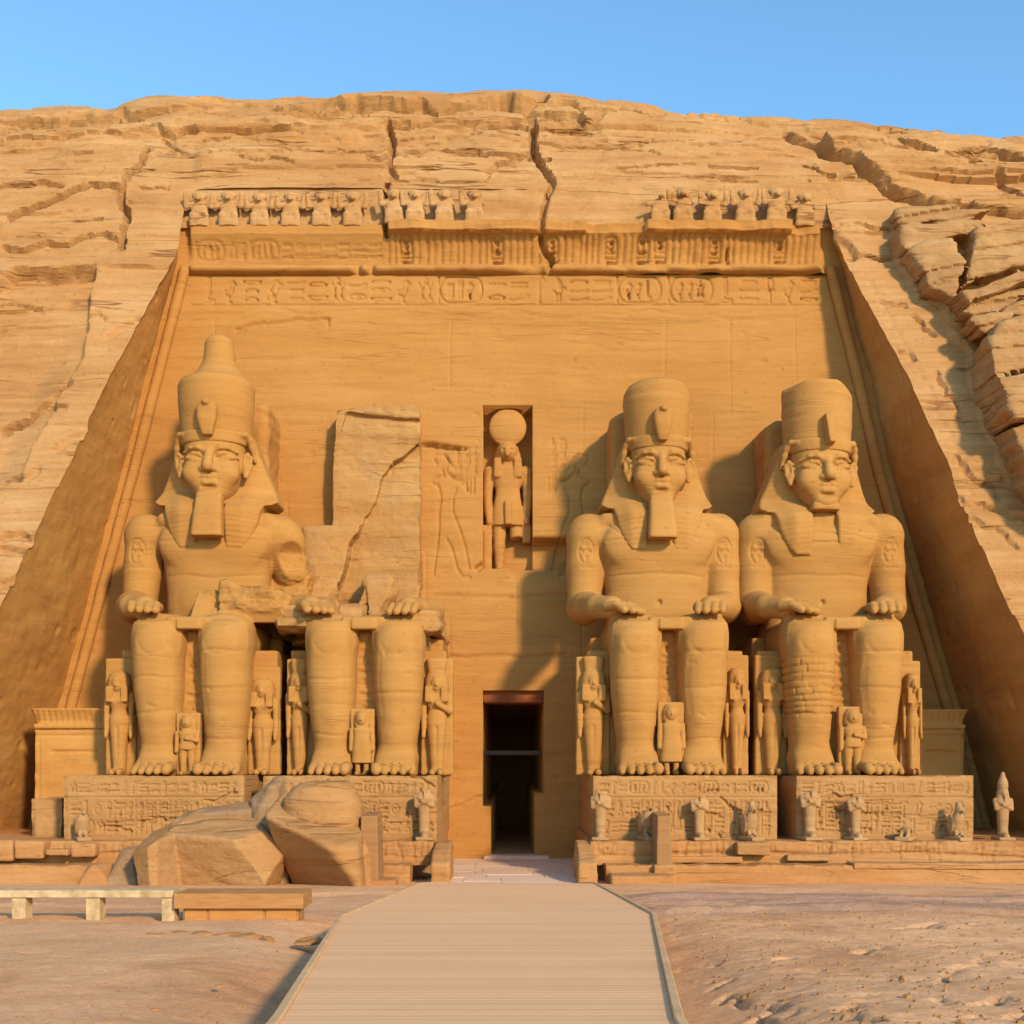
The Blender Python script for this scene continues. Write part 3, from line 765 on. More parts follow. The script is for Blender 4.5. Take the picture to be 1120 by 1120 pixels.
# ---------------------------------------------------------------- sculpting with distance fields
class Field:
    def __init__(self, lo, hi, h):
        self.h = h; self.lo = np.array(lo, float)
        n = np.ceil((np.array(hi) - self.lo) / h).astype(int) + 1
        self.ax = [np.float32(lo[i]) + np.arange(n[i], dtype=np.float32) * np.float32(h) for i in range(3)]
        self.F = np.full(tuple(n), 2.0, np.float32)
    def sub(self, bb, m):
        sl = []
        for i in range(3):
            a = np.searchsorted(self.ax[i], bb[0][i] - m); b = np.searchsorted(self.ax[i], bb[1][i] + m)
            sl.append(slice(a, max(b, a)))
        X = self.ax[0][sl[0]][:, None, None]; Y = self.ax[1][sl[1]][None, :, None]; Z = self.ax[2][sl[2]][None, None, :]
        return tuple(sl), X, Y, Z
    def put(self, fn, bb, k=0.0, op='add'):
        sl, X, Y, Z = self.sub(bb, k + 3 * self.h)
        A = self.F[sl]
        if A.size == 0: return
        d = np.broadcast_to(fn(X, Y, Z).astype(np.float32), A.shape)
        if op == 'add':
            if k > 0:
                q = np.maximum(k - np.abs(A - d), 0) / k
                self.F[sl] = np.minimum(A, d) - q * q * (k * .25)
            else: self.F[sl] = np.minimum(A, d)
        else:
            d = -d
            if k > 0:
                q = np.maximum(k - np.abs(A - d), 0) / k
                self.F[sl] = np.maximum(A, d) + q * q * (k * .25)
            else: self.F[sl] = np.maximum(A, d)
    # primitives
    def ell(self, c, r, k=0.0, op='add'):
        def f(X, Y, Z):
            q = np.sqrt(((X - c[0]) / r[0]) ** 2 + ((Y - c[1]) / r[1]) ** 2 + ((Z - c[2]) / r[2]) ** 2)
            q2 = np.sqrt(((X - c[0]) / r[0] ** 2) ** 2 + ((Y - c[1]) / r[1] ** 2) ** 2 + ((Z - c[2]) / r[2] ** 2) ** 2) + 1e-6
            return q * (q - 1) / q2
        self.put(f, ([c[i] - r[i] for i in range(3)], [c[i] + r[i] for i in range(3)]), k, op)
    def cap(self, a, b, ra, rb=None, k=0.0, op='add'):
        rb = ra if rb is None else rb
        a = np.array(a, float); b = np.array(b, float); ab = b - a; l2 = float(ab @ ab) + 1e-9
        def f(X, Y, Z):
            t = np.clip(((X - a[0]) * ab[0] + (Y - a[1]) * ab[1] + (Z - a[2]) * ab[2]) / l2, 0, 1)
            return np.sqrt((X - a[0] - t * ab[0]) ** 2 + (Y - a[1] - t * ab[1]) ** 2 + (Z - a[2] - t * ab[2]) ** 2) - (ra + (rb - ra) * t)
        m = max(ra, rb)
        self.put(f, (np.minimum(a, b) - m, np.maximum(a, b) + m), k, op)
    def path(self, pts, r, k=0.0, op='add'):
        n = len(pts)
        rr = list(r) if hasattr(r, '__len__') else [r] * n
        for i in range(n - 1):
            self.cap(pts[i], pts[i + 1], rr[i], rr[i + 1], k, op)
    def box(self, lo, hi, r=0.05, k=0.0, op='add', rotz=0.0):
        c = (np.array(lo, float) + np.array(hi)) / 2; hs = (np.array(hi, float) - np.array(lo)) / 2 - r
        ca, sa = cos(rotz), sin(rotz)
        def f(X, Y, Z):
            x = (X - c[0]) * ca + (Y - c[1]) * sa; y = -(X - c[0]) * sa + (Y - c[1]) * ca
            qx, qy, qz = np.abs(x) - hs[0], np.abs(y) - hs[1], np.abs(Z - c[2]) - hs[2]
            return np.sqrt(np.maximum(qx, 0) ** 2 + np.maximum(qy, 0) ** 2 + np.maximum(qz, 0) ** 2) + np.minimum(np.maximum(np.maximum(qx, qy), qz), 0) - r
        m = (hs + r) if rotz == 0 else np.array([math.hypot(hs[0] + r, hs[1] + r)] * 2 + [hs[2] + r])
        self.put(f, (c - m, c + m), k, op)
    def loft(self, axis, t, c1, c2, a, b, n=2.4, k=0.0, op='add', cap_r=0.0):
        """a run of superellipses along an axis (0,1,2); c1,c2,a,b are lists over t, in the order of the other two axes"""
        t = np.array(t, float)
        g = lambda v: (np.full(len(t), v, float) if np.isscalar(v) else np.array(v, float))
        c1, c2, a, b = g(c1), g(c2), g(a), g(b)
        oth = [i for i in range(3) if i != axis]
        def smooth(T, v):
            return np.interp(T, t, v).astype(np.float32)
        def f(X, Y, Z):
            A = (X, Y, Z); T = A[axis]
            U, W = A[oth[0]], A[oth[1]]
            aa, bb_ = smooth(T, a), smooth(T, b)
            q = (np.abs((U - smooth(T, c1)) / aa) ** n + np.abs((W - smooth(T, c2)) / bb_) ** n) ** (1 / n)
            d = (q - 1) * np.minimum(aa, bb_)
            e = np.maximum(t[0] - T, T - t[-1])
            if cap_r > 0:
                d = d + cap_r; e = e + cap_r
                return np.minimum(np.maximum(d, e), 0) + np.sqrt(np.maximum(d, 0) ** 2 + np.maximum(e, 0) ** 2) - cap_r
            return np.maximum(d, e)
        lo = [0] * 3; hi = [0] * 3
        lo[axis], hi[axis] = t[0], t[-1]
        lo[oth[0]], hi[oth[0]] = (c1 - a).min(), (c1 + a).max()
        lo[oth[1]], hi[oth[1]] = (c2 - b).min(), (c2 + b).max()
        self.put(f, (lo, hi), k, op)
    def poly(self, axis, pts, lo_, hi_, k=0.0, op='add', r=0.06, front=None):
        """an outline in the two other axes, given thickness along axis"""
        oth = [i for i in range(3) if i != axis]
        def f(X, Y, Z):
            A = (X, Y, Z)
            U, W = np.broadcast_arrays(A[oth[0]], A[oth[1]])
            shp = U.shape
            d2 = poly_sd(U.ravel(), W.ravel(), pts).reshape(shp)
            lo2 = lo_ if front is None else front(U, W)
            e = np.maximum(lo2 - A[axis], A[axis] - hi_)
            d2 = d2 + r; e = e + r
            return np.minimum(np.maximum(d2, e), 0) + np.sqrt(np.maximum(d2, 0) ** 2 + np.maximum(e, 0) ** 2) - r
        P_ = np.array(pts)
        lo = [0] * 3; hi = [0] * 3
        lo[axis], hi[axis] = lo_, hi_
        for j in (0, 1):
            lo[oth[j]], hi[oth[j]] = P_[:, j].min(), P_[:, j].max()
        self.put(f, (lo, hi), k, op)
    def planes(self, c, pl, k=0.0, op='add', rad=9.0, sharp=0.0):
        """convex block: list of (normal, distance) round c"""
        N_ = [(np.array(n, float) / np.linalg.norm(n), d) for n, d in pl]
        def f(X, Y, Z):
            r = None
            for n, d in N_:
                v = (X - c[0]) * n[0] + (Y - c[1]) * n[1] + (Z - c[2]) * n[2] - d
                if r is None: r = v
                elif sharp > 0:
                    q = np.maximum(sharp - np.abs(r - v), 0) / sharp
                    r = np.maximum(r, v) + q * q * sharp * .25
                else: r = np.maximum(r, v)
            return r
        self.put(f, ([c[i] - rad for i in range(3)], [c[i] + rad for i in range(3)]), k, op)
    def mesh(self):
        F = np.pad(self.F, 1, constant_values=2.0); h = self.h
        o = np.array([a[0] for a in self.ax]) - h
        s = F < 0
        nx, ny, nz = F.shape
        cnt = np.zeros((nx - 1, ny - 1, nz - 1), np.int8)
        for dx in (0, 1):
            for dy in (0, 1):
                for dz in (0, 1):
                    cnt += s[dx:nx - 1 + dx, dy:ny - 1 + dy, dz:nz - 1 + dz]
        act = (cnt > 0) & (cnt < 8)
        ci = np.argwhere(act)
        idx = np.full(act.shape, -1, np.int32); idx[act] = np.arange(len(ci))
        acc = np.zeros((len(ci), 3)); num = np.zeros(len(ci))
        corners = {}
        for dx in (0, 1):
            for dy in (0, 1):
                for dz in (0, 1):
                    corners[(dx, dy, dz)] = F[ci[:, 0] + dx, ci[:, 1] + dy, ci[:, 2] + dz]
        for ax in range(3):
            o1, o2 = [i for i in range(3) if i != ax]
            for p in (0, 1):
                for q in (0, 1):
                    c0 = [0, 0, 0]; c0[o1] = p; c0[o2] = q
                    c1 = list(c0); c1[ax] = 1
                    a = corners[tuple(c0)]; b = corners[tuple(c1)]
                    m = (a < 0) != (b < 0)
                    t = np.where(m, a / np.where(m, a - b, 1), 0)
                    pos = np.tile(np.array(c0, float), (len(ci), 1)); pos[:, ax] = t
                    acc += pos * m[:, None]; num += m
        V = o + (ci + acc / num[:, None]) * h
        Q = []
        for ax in range(3):
            o1, o2 = [(1, 2), (2, 0), (0, 1)][ax]
            sl0 = [slice(None)] * 3; sl1 = [slice(None)] * 3
            sl0[ax] = slice(0, -1); sl1[ax] = slice(1, None)
            a, b = s[tuple(sl0)], s[tuple(sl1)]
            for flip in (False, True):
                e = np.argwhere((a & ~b) if not flip else (~a & b))
                if len(e) == 0: continue
                def cell(d1, d2):
                    c = e.copy(); c[:, o1] -= d1; c[:, o2] -= d2
                    return idx[c[:, 0], c[:, 1], c[:, 2]]
                q = np.stack([cell(1, 1), cell(0, 1), cell(0, 0), cell(1, 0)], -1)
                Q.append(q if not flip else q[:, ::-1])
        return V, np.concatenate(Q)

def vert_normals(V, Q):
    n = np.cross(V[Q[:, 2]] - V[Q[:, 0]], V[Q[:, 3]] - V[Q[:, 1]])
    vn = np.zeros_like(V)
    for j in range(4):
        for a in range(3):
            vn[:, a] += np.bincount(Q[:, j], n[:, a], len(V))
    return vn / (np.linalg.norm(vn, axis=1)[:, None] + 1e-9)

def weather(V, Q, amp=.02, seed=0, sc=1.0, off=(0, 0, 0), rough=0.0):
    """erosion along the bedding and a little grain"""
    n = vert_normals(V, Q)
    p = V * sc + np.array(off)
    d = amp * fbm(p[:, 0] * .35, p[:, 1] * .35, p[:, 2] * 3.2, seed, 4) + .6 * amp * fbm(p[:, 0] * 1.3, p[:, 1] * 1.3, p[:, 2] * 2, seed + 7, 4)
    if rough:
        d = d + rough * fbm(p[:, 0] * .9, p[:, 1] * .9, p[:, 2] * 1.4, seed + 11, 5, .6)
    return V + n * d[:, None]

def carve_mesh(V, Q, strokes, width, depth, axes=(0, 2), face=(0, -1, 0), region=None, thr=.35):
    """incise strokes, drawn in two axes, where the surface looks towards face"""
    n = vert_normals(V, Q)
    ok = n @ np.array(face, float) > thr
    if region is not None: ok &= region(V)
    ids = np.nonzero(ok)[0]
    D = np.zeros(len(ids), np.float32)
    X, Z = V[ids, axes[0]].astype(np.float32), V[ids, axes[1]].astype(np.float32)
    for st in strokes:
        carve(D, X, Z, st, width, depth)
    V = V.copy(); V[ids] -= np.array(face, float) * (-D)[:, None]
    return V

# ---------------------------------------------------------------- OUTCROP: stacked blocks jutting from the cliff, right of the temple
def build_outcrop():
    rng = np.random.default_rng(17)
    F = Field((14.2, 34.6, 5.5), (31, 39.4, 25.5), .085)      # sheared space: y less the slope of the cliff
    blocks = [([(976, 236), (1030, 231), (1078, 238), (1060, 248), (1000, 254), (978, 250)], .70, .05, 0), ([(978, 256), (1002, 258), (1062, 251), (1086, 261), (1030, 271), (981, 283)], 1.0, .02, .1),
              ([(984, 288), (1030, 275), (1046, 300), (1036, 337), (1004, 323)], 1.15, .12, .05), ([(1052, 264), (1120, 250), (1260, 236), (1260, 296), (1095, 303), (1040, 325), (1048, 300)], 1.25, -.02, .22),
              ([(1032, 336), (1095, 310), (1260, 299), (1260, 317), (1100, 326), (1043, 349)], 1.60, .0, -.1), ([(1040, 354), (1100, 330), (1260, 321), (1260, 334), (1100, 341), (1052, 361)], 1.35, .02, 0),
              ([(1046, 367), (1100, 345), (1260, 338), (1260, 351), (1090, 360), (1058, 381)], 1.62, .0, 0), ([(1059, 389), (1076, 370), (1110, 363), (1260, 354), (1260, 423), (1120, 418), (1064, 428)], 2.0, -.03, .1),
              ([(1065, 430), (1120, 420), (1260, 425), (1260, 478), (1100, 474), (1083, 478)], 2.15, -.02, -.05), ([(1085, 481), (1100, 477), (1260, 481), (1260, 640), (1120, 552), (1095, 512)], 1.95, .03, -.15)]
    for q, rise, ax_, az_ in blocks:
        pj = jag([cp(*p) for p in q] + [cp(*q[0])], .045, rng, 2)[:-1]
        cx = sum(p[0] for p in pj) / len(pj); cz = sum(p[1] for p in pj) / len(pj)
        F.poly(1, pj, 38 - rise - .5, 39.0, .02, 'add', .15, lambda U, W, r=rise, a=ax_, b=az_, x0=cx, z0=cz: 38 - r - a * np.clip(U - x0, -3, 3) - b * np.clip(W - z0, -2, 2))
    V, Q = F.mesh()
    a, b, c = V[Q[:, 0]], V[Q[:, 1]], V[Q[:, 2]]
    if np.einsum('ij,ij->i', a, np.cross(b, c)).sum() < 0: Q = Q[:, ::-1]
    n = vert_normals(V, Q)
    x, y, z = V.T
    lw = z - .15 * (x - 16) + .25 * fbm(x * .3, z * .3, y * .2, 520, 3)
    d = 0
    up = sstep(14.0, 17.0, z)
    for th, amp, sd in ((.62, .07, 521), (.27, .03, 522)):
        li = np.floor(lw / th); fr = lw / th - li
        d = d + up * amp * vnoise(li * 3.7 + .5, x * .22, y * .2, sd) - (amp * 1.7 * sstep(.30, .02, np.minimum(fr, 1 - fr)) * sstep(-.2, .3, vnoise(li * 2.3, x * .3, 0, sd + 3)) * (.35 + .65 * up) if th > .5 else 0)
    d = d + .24 * fbm(x * .5, y * .5, z * .6, 525, 5, .55)
    V = V + n * (d + .06 * fbm(x * 1.6, y * 1.6, z * 2.2, 527, 5, .6))[:, None]
    V[:, 1] += .44 * V[:, 2]; V[:, 2] += CZ
    o = mesh_obj("rock_outcrop", V, np.ascontiguousarray(Q), M_OUT, sharp=32)
    tag(o, "stacked layered boulders jutting from the cliff beside the right edge of the temple recess", "rock outcrop")
build_outcrop()
# ---------------------------------------------------------------- the four seated colossi
def fin(F, name, mat, root, amp=.02, seed=0, rough=0.0, post=None, extra=None):
    V, Q = F.mesh()
    a, b, c = V[Q[:, 0]], V[Q[:, 1]], V[Q[:, 2]]
    if np.einsum('ij,ij->i', a, np.cross(b, c)).sum() < 0: Q = Q[:, ::-1]
    off = np.array(root.location) if root is not None else (0, 0, 0)
    V = weather(V, Q, amp, seed, 1.0, off, rough)
    if post is not None: V = post(V, Q)
    if extra is not None:
        for V2, Q2 in extra:
            Q = np.concatenate([Q, Q2 + len(V)]); V = np.concatenate([V, V2])
    return mesh_obj(name, V, np.ascontiguousarray(Q), mat, root)

H_BODY, H_FINE = 0.052, 0.036
HEAD_AT = np.array([0, 4.80, 10.42])
def head_xf(V, yaw, at, sc=1.0):
    c, s = cos(yaw), sin(yaw)
    V = V * np.array([sc, 1.0, 1 + (sc - 1) * .35])
    W = V.copy()
    W[:, 0] = V[:, 0] * c - V[:, 1] * s; W[:, 1] = V[:, 0] * s + V[:, 1] * c
    return W + at

def face_field():
    F = Field((-1.55, -1.6, -.75), (1.55, 1.0, 2.75), H_FINE)
    F.loft(2, [-.12, .0, .15, .4, .7, 1.05, 1.45, 1.9, 2.3, 2.6], 0, [-.30, -.30, -.27, -.2, -.12, -.06, -.03, 0, .02, .05],
           [.32, .48, .61, .76, .88, .98, 1.03, 1.05, 1.04, 1.0], [.52, .66, .74, .86, .95, 1.0, 1.03, 1.06, 1.04, 1.0], 2.25, .0)
    F.ell((0, -.84, .10), (.36, .20, .20), .18)                    # chin
    for s in (-1, 1):
        F.ell((s * .60, -.72, .90), (.36, .30, .36), .30)          # cheek
        F.ell((s * .54, -1.02, 1.44), (.37, .19, .17), .14, 'cut') # socket
        F.ell((s * .54, -.80, 1.43), (.34, .18, .13), .02)       # eyeball
        F.path([(s * .20, -.94, 1.41), (s * .36, -.985, 1.535), (s * .56, -.955, 1.565), (s * .78, -.80, 1.48), (s * .96, -.62, 1.43)], [.035, .055, .062, .05, .03], .03)   # upper lid and cosmetic line
        F.path([(s * .22, -.93, 1.39), (s * .40, -.965, 1.315), (s * .60, -.91, 1.315), (s * .78, -.78, 1.39)], .030, .04)
        F.path([(s * .15, -1.02, 1.67), (s * .38, -1.05, 1.77), (s * .64, -.96, 1.77), (s * .94, -.70, 1.64)], [.06, .075, .065, .045], .08)   # brow
        F.ell((s * .20, -1.06, .97), (.135, .16, .115), .08)       # nostril wing
        F.ell((s * .11, -1.18, .87), (.05, .05, .035), .03, 'cut')
    F.path([(0, -1.02, 1.66), (0, -1.13, 1.35), (0, -1.25, 1.04)], [.12, .135, .185], .10)    # nose
    F.path([(-.42, -.86, .685), (-.17, -1.00, .745), (0, -1.02, .73), (.17, -1.00, .745), (.42, -.86, .685)], [.05, .095, .085, .095, .05], .05)
    F.path([(-.38, -.87, .575), (-.15, -.99, .50), (.15, -.99, .50), (.38, -.87, .575)], [.055, .10, .10, .055], .05)
    F.path([(-.47, -.92, .64), (-.18, -1.12, .618), (0, -1.13, .61), (.18, -1.12, .618), (.47, -.92, .64)], [.018, .024, .022, .024, .018], .02, 'cut')
    F.ell((0, -1.06, .84), (.06, .06, .07), .06, 'cut')
    F.ell((0, -1.00, .32), (.24, .10, .07), .12, 'cut')
    for s in (-1, 1):                                              # ears lie against the head-cloth
        F.ell((s * 1.10, -.30, 1.25), (.15, .16, .42), .06)
        F.path([(s * 1.10, -.40, 1.58), (s * 1.20, -.36, 1.68), (s * 1.30, -.28, 1.54), (s * 1.27, -.28, 1.20), (s * 1.13, -.36, .86)], [.05, .06, .065, .065, .09], .05)
        F.ell((s * 1.19, -.42, 1.36), (.045, .08, .14), .05, 'cut')
    return F

def nemes_field(broken=False):
    F = Field((-2.35, -1.5, -2.05), (2.35, 1.9, 2.95), H_FINE * 1.15)
    out = [(0, 2.62), (1.16, 2.62), (1.34, 2.30), (1.52, 1.70), (1.80, .95), (2.10, .22), (2.16, .0), (1.94, -.16), (1.72, -.20), (1.66, -.45), (1.58, -.85), (1.44, -1.30), (1.25, -1.66), (1.05, -1.85), (.50, -1.86), (.46, -1.0), (.44, -.2)]
    poly = out + [(-x, z) for x, z in out[::-1] if x > 0]
    def front(U, W):
        a = np.abs(U)
        wing = .05 + .42 * sstep(1.1, 2.1, a) - .15 * sstep(2.2, 2.6, W)
        lap = -.88 + .10 * sstep(-1.0, -1.9, W) + .35 * sstep(1.0, 1.7, a)
        t = sstep(.55, -.55, W)
        return wing * (1 - t) + lap * t
    F.poly(1, poly, -1.0, 1.5, 0, 'add', .10, front)
    F.loft(2, [2.0, 2.08, 2.36, 2.44], 0, .0, [1.09, 1.12, 1.14, 1.13], [1.08, 1.10, 1.12, 1.10], 2.3, .05)      # brow band
    for s in (-1, 1):
        F.path([(s * .98, -.62, 2.34), (s * 1.15, -.44, 2.38), (s * 1.26, -.26, 2.22), (s * 1.31, -.14, 1.95), (s * 1.38, .0, 1.5)], [.06, .075, .085, .09, .07], .14)     # folded corner of the cloth
    return F
def nemes_post(V, Q):
    # pleats across the lappets and the wings
    n = vert_normals(V, Q)
    m = (n[:, 1] < -.25)
    z = V[:, 2]
    p = .006 * np.sin((z + .12 * np.abs(V[:, 0])) * 2 * pi / .19) * m * sstep(2.0, 1.7, z)
    V = V.copy(); V[:, 1] -= p
    return V

def crown_field(kind):
    F = Field((-1.75, -1.75, 2.0), (1.75, 1.9, 6.6), H_FINE * 1.2)
    if kind == 'tall':
        F.loft(2, [2.15, 2.4, 3.0, 3.7, 4.25, 4.45, 4.55], 0, .16, [1.22, 1.33, 1.40, 1.46, 1.46, 1.38, 1.2], [1.22, 1.33, 1.40, 1.46, 1.46, 1.38, 1.2], 2.0, .05)
        F.loft(2, [4.25, 4.45, 4.7, 4.95, 5.25, 5.6, 5.95, 6.12, 6.22], .10, .2, [1.34, 1.20, 1.0, .80, .64, .58, .55, .46, .25], [1.34, 1.20, 1.0, .80, .64, .58, .55, .46, .25], 2.0, .08)
        F.planes((-.42, -.2, 6.05), [((.7, .2, -.7), 0.0)], .03, 'cut', .8)
    elif kind == 'round':
        F.loft(2, [2.15, 2.5, 3.2, 3.9, 4.3, 4.55, 4.72, 4.80], 0, .16, [1.18, 1.24, 1.30, 1.36, 1.32, 1.16, .86, .4], [1.18, 1.24, 1.30, 1.36, 1.32, 1.16, .86, .4], 2.0, .05)
    else:
        F.loft(2, [2.15, 2.5, 3.2, 3.9, 4.5, 4.62], 0, .16, [1.18, 1.24, 1.28, 1.30, 1.30, 1.25], [1.18, 1.24, 1.28, 1.30, 1.30, 1.25], 2.0, .05)
        F.planes((.86, 0, 4.36), [((-.57, .05, -.82), 0.0)], .03, 'cut', 1.6)
        F.planes((1.22, 0, 3.9), [((-1, .1, -.12), 0.0)], .03, 'cut', 1.2)
        F.planes((-1.15, -.3, 4.42), [((.8, .3, -.8), 0)], .03, 'cut', .8)
    return F

def legs(F, s):
    F.loft(2, [0, .3, .7, 1.2, 2.0, 3.0, 3.9, 4.5, 5.0, 5.4, 5.68], [s * 1.12] * 3 + [s * 1.14, s * 1.17, s * 1.19, s * 1.19, s * 1.2, s * 1.2, s * 1.2, s * 1.2],
           [2.0, 1.95, 1.88, 1.85, 1.82, 1.82, 1.75, 1.70, 1.72, 1.85, 2.1],
           [.72, .70, .68, .70, .78, .87, .90, .90, .91, .88, .76], [.85, .80, .76, .80, .92, 1.06, 1.05, 1.0, .98, .92, .6], 2.5)
    F.ell((s * 1.2, .92, 4.72), (.50, .24, .50), .28)
    F.ell((s * 1.62, 1.15, 4.45), (.18, .30, .5), .25)
    F.ell((s * .70, 1.15, 4.45), (.18, .30, .5), .25)
    F.path([(s * 1.10, 1.02, 4.1), (s * 1.08, 1.15, 2.0), (s * 1.08, 1.35, 1.0)], [.14, .12, .10], .35)       # shin ridge
    # foot and toes
    F.loft(1, [.62, .8, 1.2, 1.7, 2.3, 2.7], [s * 1.14, s * 1.14, s * 1.12, s * 1.10, s * 1.08, s * 1.07], [.20, .27, .43, .56, .5, .4], [.66, .72, .72, .68, .60, .45], [.20, .28, .48, .64, .55, .4], 2.3, .3, 'add', .1)
    for i in range(5):
        x = s * (1.14 - .60 + i * .30)
        big = i == 0
        y0 = (.02, .05, .13, .25, .42)[i]
        r0 = (.19, .15, .145, .14, .13)[i]
        F.cap((x, .95, .30), (x * 1.01, y0 + .30, r0 + .06), r0 * .95, r0, .04)
        F.cap((x * 1.01, y0 + .36, r0 + .05), (x * 1.01, y0 + r0, r0 * .85), r0, r0 * .86, .05)
        if i < 4:
            F.cap((x + s * .15, .10, .34), (x + s * .15, .80, .42), .035, .03, .03, 'cut')
    F.ell((s * 1.70, 1.95, .62), (.16, .22, .22), .15)      # ankle bones
    F.ell((s * .50, 1.95, .66), (.14, .22, .22), .15)
    # thigh
    F.loft(1, [1.35, 1.7, 2.5, 4.0, 6.0], [s * 1.16, s * 1.16, s * 1.18, s * 1.22, s * 1.2], [4.95, 4.92, 4.90, 4.95, 5.0], [.78, .86, .90, .95, .9], [.72, .78, .80, .82, .8], 2.8, .3)

def hand(F, wrist, palm, tip, s, spread=(1, 0), r=.15):
    wrist, palm, tip = map(np.array, (wrist, palm, tip))
    F.cap(wrist, palm, .40, .42, .15)
    d = tip - palm; L = np.linalg.norm(d); d = d / L
    side = np.array([-d[1], d[0], 0.]); side /= np.linalg.norm(side)
    for i in range(4):
        u = (i - 1.5) * .31
        a = palm + side * u * .9 + d * .10
        ln = L * (1.0, 1.08, 1.02, .86)[i if s > 0 else 3 - i]
        k = a + d * ln * .55 + np.array([0, 0, .05])
        e = a + d * ln + np.array([0, 0, -.14])
        F.cap(a, k, r * 1.12, r * 1.05, .05)
        F.cap(k, e, r * 1.05, r * .9, .03)
    # thumb from the inner side of the palm
    ins = -side * s if True else side
    b = palm + side * (.45 if side[0] * s < 0 else -.45) - d * .10
    F.cap(palm - d * .2, b, .22, .18, .08)
    F.cap(b, b + d * .62 + np.array([0, 0, -.08]), .17, .13, .05)

def body_field(kind, ax=(0, 0)):
    F = Field((-3.75, -.15, -.12), (3.75, 7.6, 11.6 if kind != 'broken' else 7.0), H_BODY)
    for s in (-1, 1): legs(F, s)
    F.box((-.75, 1.05, 5.18), (.75, 6.0, 5.60), .06, .06)                 # kilt stretched between the knees
    F.box((-.42, .98, 5.14), (.42, 1.4, 5.52), .05, .03)
    if kind == 'broken':      # worn hands left on the knees
        F.cap((-2.7, 4.2, 6.3), (-2.5, 2.5, 6.1), .55, .45, .1)
        hand(F, (-2.5, 2.5, 6.1), (-1.95, 1.75, 6.0), (-1.55, .95, 5.93), -1)
        F.cap((2.2, 4.2, 6.2), (1.8, 2.6, 6.05), .5, .42, .1)
        hand(F, (1.8, 2.6, 6.05), (1.52, 1.75, 5.98), (1.36, 1.0, 5.9), 1)
        return F
    F.loft(2, [4.9, 5.5, 6.2, 7.0, 7.8, 8.6, 9.2, 9.7, 10.15, 10.5], 0, [5.6, 5.5, 5.4, 5.35, 5.3, 5.3, 5.35, 5.4, 5.45, 5.4],
           [2.1, 2.05, 2.0, 1.97, 2.02, 2.15, 2.35, 2.40, 1.95, 1.0], [1.3, 1.22, 1.12, 1.06, 1.10, 1.18, 1.16, 1.05, .80, .6], 2.5, .2)
    for s in (-1, 1):
        F.ell((s * .95, 4.50, 8.80), (1.05, .34, .70), .45)
        F.cap((s * .2, 4.45, 9.75), (s * 2.0, 4.75, 9.85), .22, .2, .25)
    F.ell((0, 4.55, 6.6), (.95, .28, .8), .4)
    F.ell((0, 4.16, 6.55), (.10, .16, .12), .06, 'cut')
    F.path([(0, 4.05, 7.1), (0, 4.02, 8.2)], .05, .1, 'cut')
    F.path([(0, 5.3, 10.0), (0, 5.1, 11.4)], [.95, .85], .2)
    brk = kind == 'armless'
    for s in (-1, 1):
        if brk and s > 0:
            F.ell((2.35, 5.5, 9.3), (.85, .9, .80), .35)
            F.cap((2.6, 5.5, 9.0), (2.75, 5.6, 7.9), .72, .62, .2)
            continue
        o = s * ax[0 if s < 0 else 1]
        F.ell((s * 2.50 + o, 5.4, 9.32), (.80, .86, .84), .35)
        F.path([(s * 2.56 + o, 5.4, 9.2), (s * 2.60 + o, 5.3, 8.0), (s * 2.66 + o, 5.1, 6.55)], [.74, .72, .64], .15)
        if s < 0:
            F.path([(-2.66 + o, 5.1, 6.45), (-2.62 + o * .7, 3.8, 6.3), (-2.50, 2.45, 6.14)], [.66, .58, .42], .12)
            hand(F, (-2.50, 2.45, 6.14), (-2.02, 1.70, 6.0), (-1.35, 1.02, 5.93), -1) if kind != 'armless' else hand(F, (-2.4, 2.4, 6.14), (-1.75, 1.75, 6.02), (-1.55, .95, 5.95), -1)
        else:
            F.path([(2.66 + o, 5.1, 6.45), (2.42, 3.8, 6.3), (1.85, 2.6, 6.14)], [.66, .58, .42], .12)
            hand(F, (1.85, 2.6, 6.14), (1.52, 1.75, 6.02), (1.36, .92, 5.93), 1)
    if brk:                                   # shattered arm: scooped shoulder, a raw block and the elbow's stump
        F.ell((3.25, 4.5, 8.35), (.95, .9, .75), .06, 'cut')
        F.ell((2.6, 4.35, 8.1), (.8, .55, .5), .05, 'cut')
        F.planes((2.55, 6.1, 7.1), [((-1, 0, 0), .75), ((1, -.15, .1), 1.0), ((-.2, -1, .35), .75), ((.5, -1, -.2), 1.1), ((0, -.3, 1), .8), ((0, 0, -1), 1.9), ((0, 1, 0), 1.3)], .05, 'add', 2.3)
        F.planes((2.1, 3.0, 6.15), [((-1, .1, .1), 1.1), ((.9, .25, -.55), 1.05), ((.2, .15, 1), .42), ((0, -1, -.5), 1.3), ((-.3, -1, .2), 1.5), ((0, .1, -1), .55), ((0, 1, 0), 2.2), ((1, -.5, .2), 1.5)], .05, 'add', 2.4)
        F.planes((.55, 2.9, 6.2), [((-1, -.3, .3), .8), ((1, -.2, .4), .9), ((0, -1, .5), .7), ((0, 0, 1), .48), ((0, 0, -1), .8), ((0, 1, .3), 1.2)], .05, 'add', 1.6)
    return F

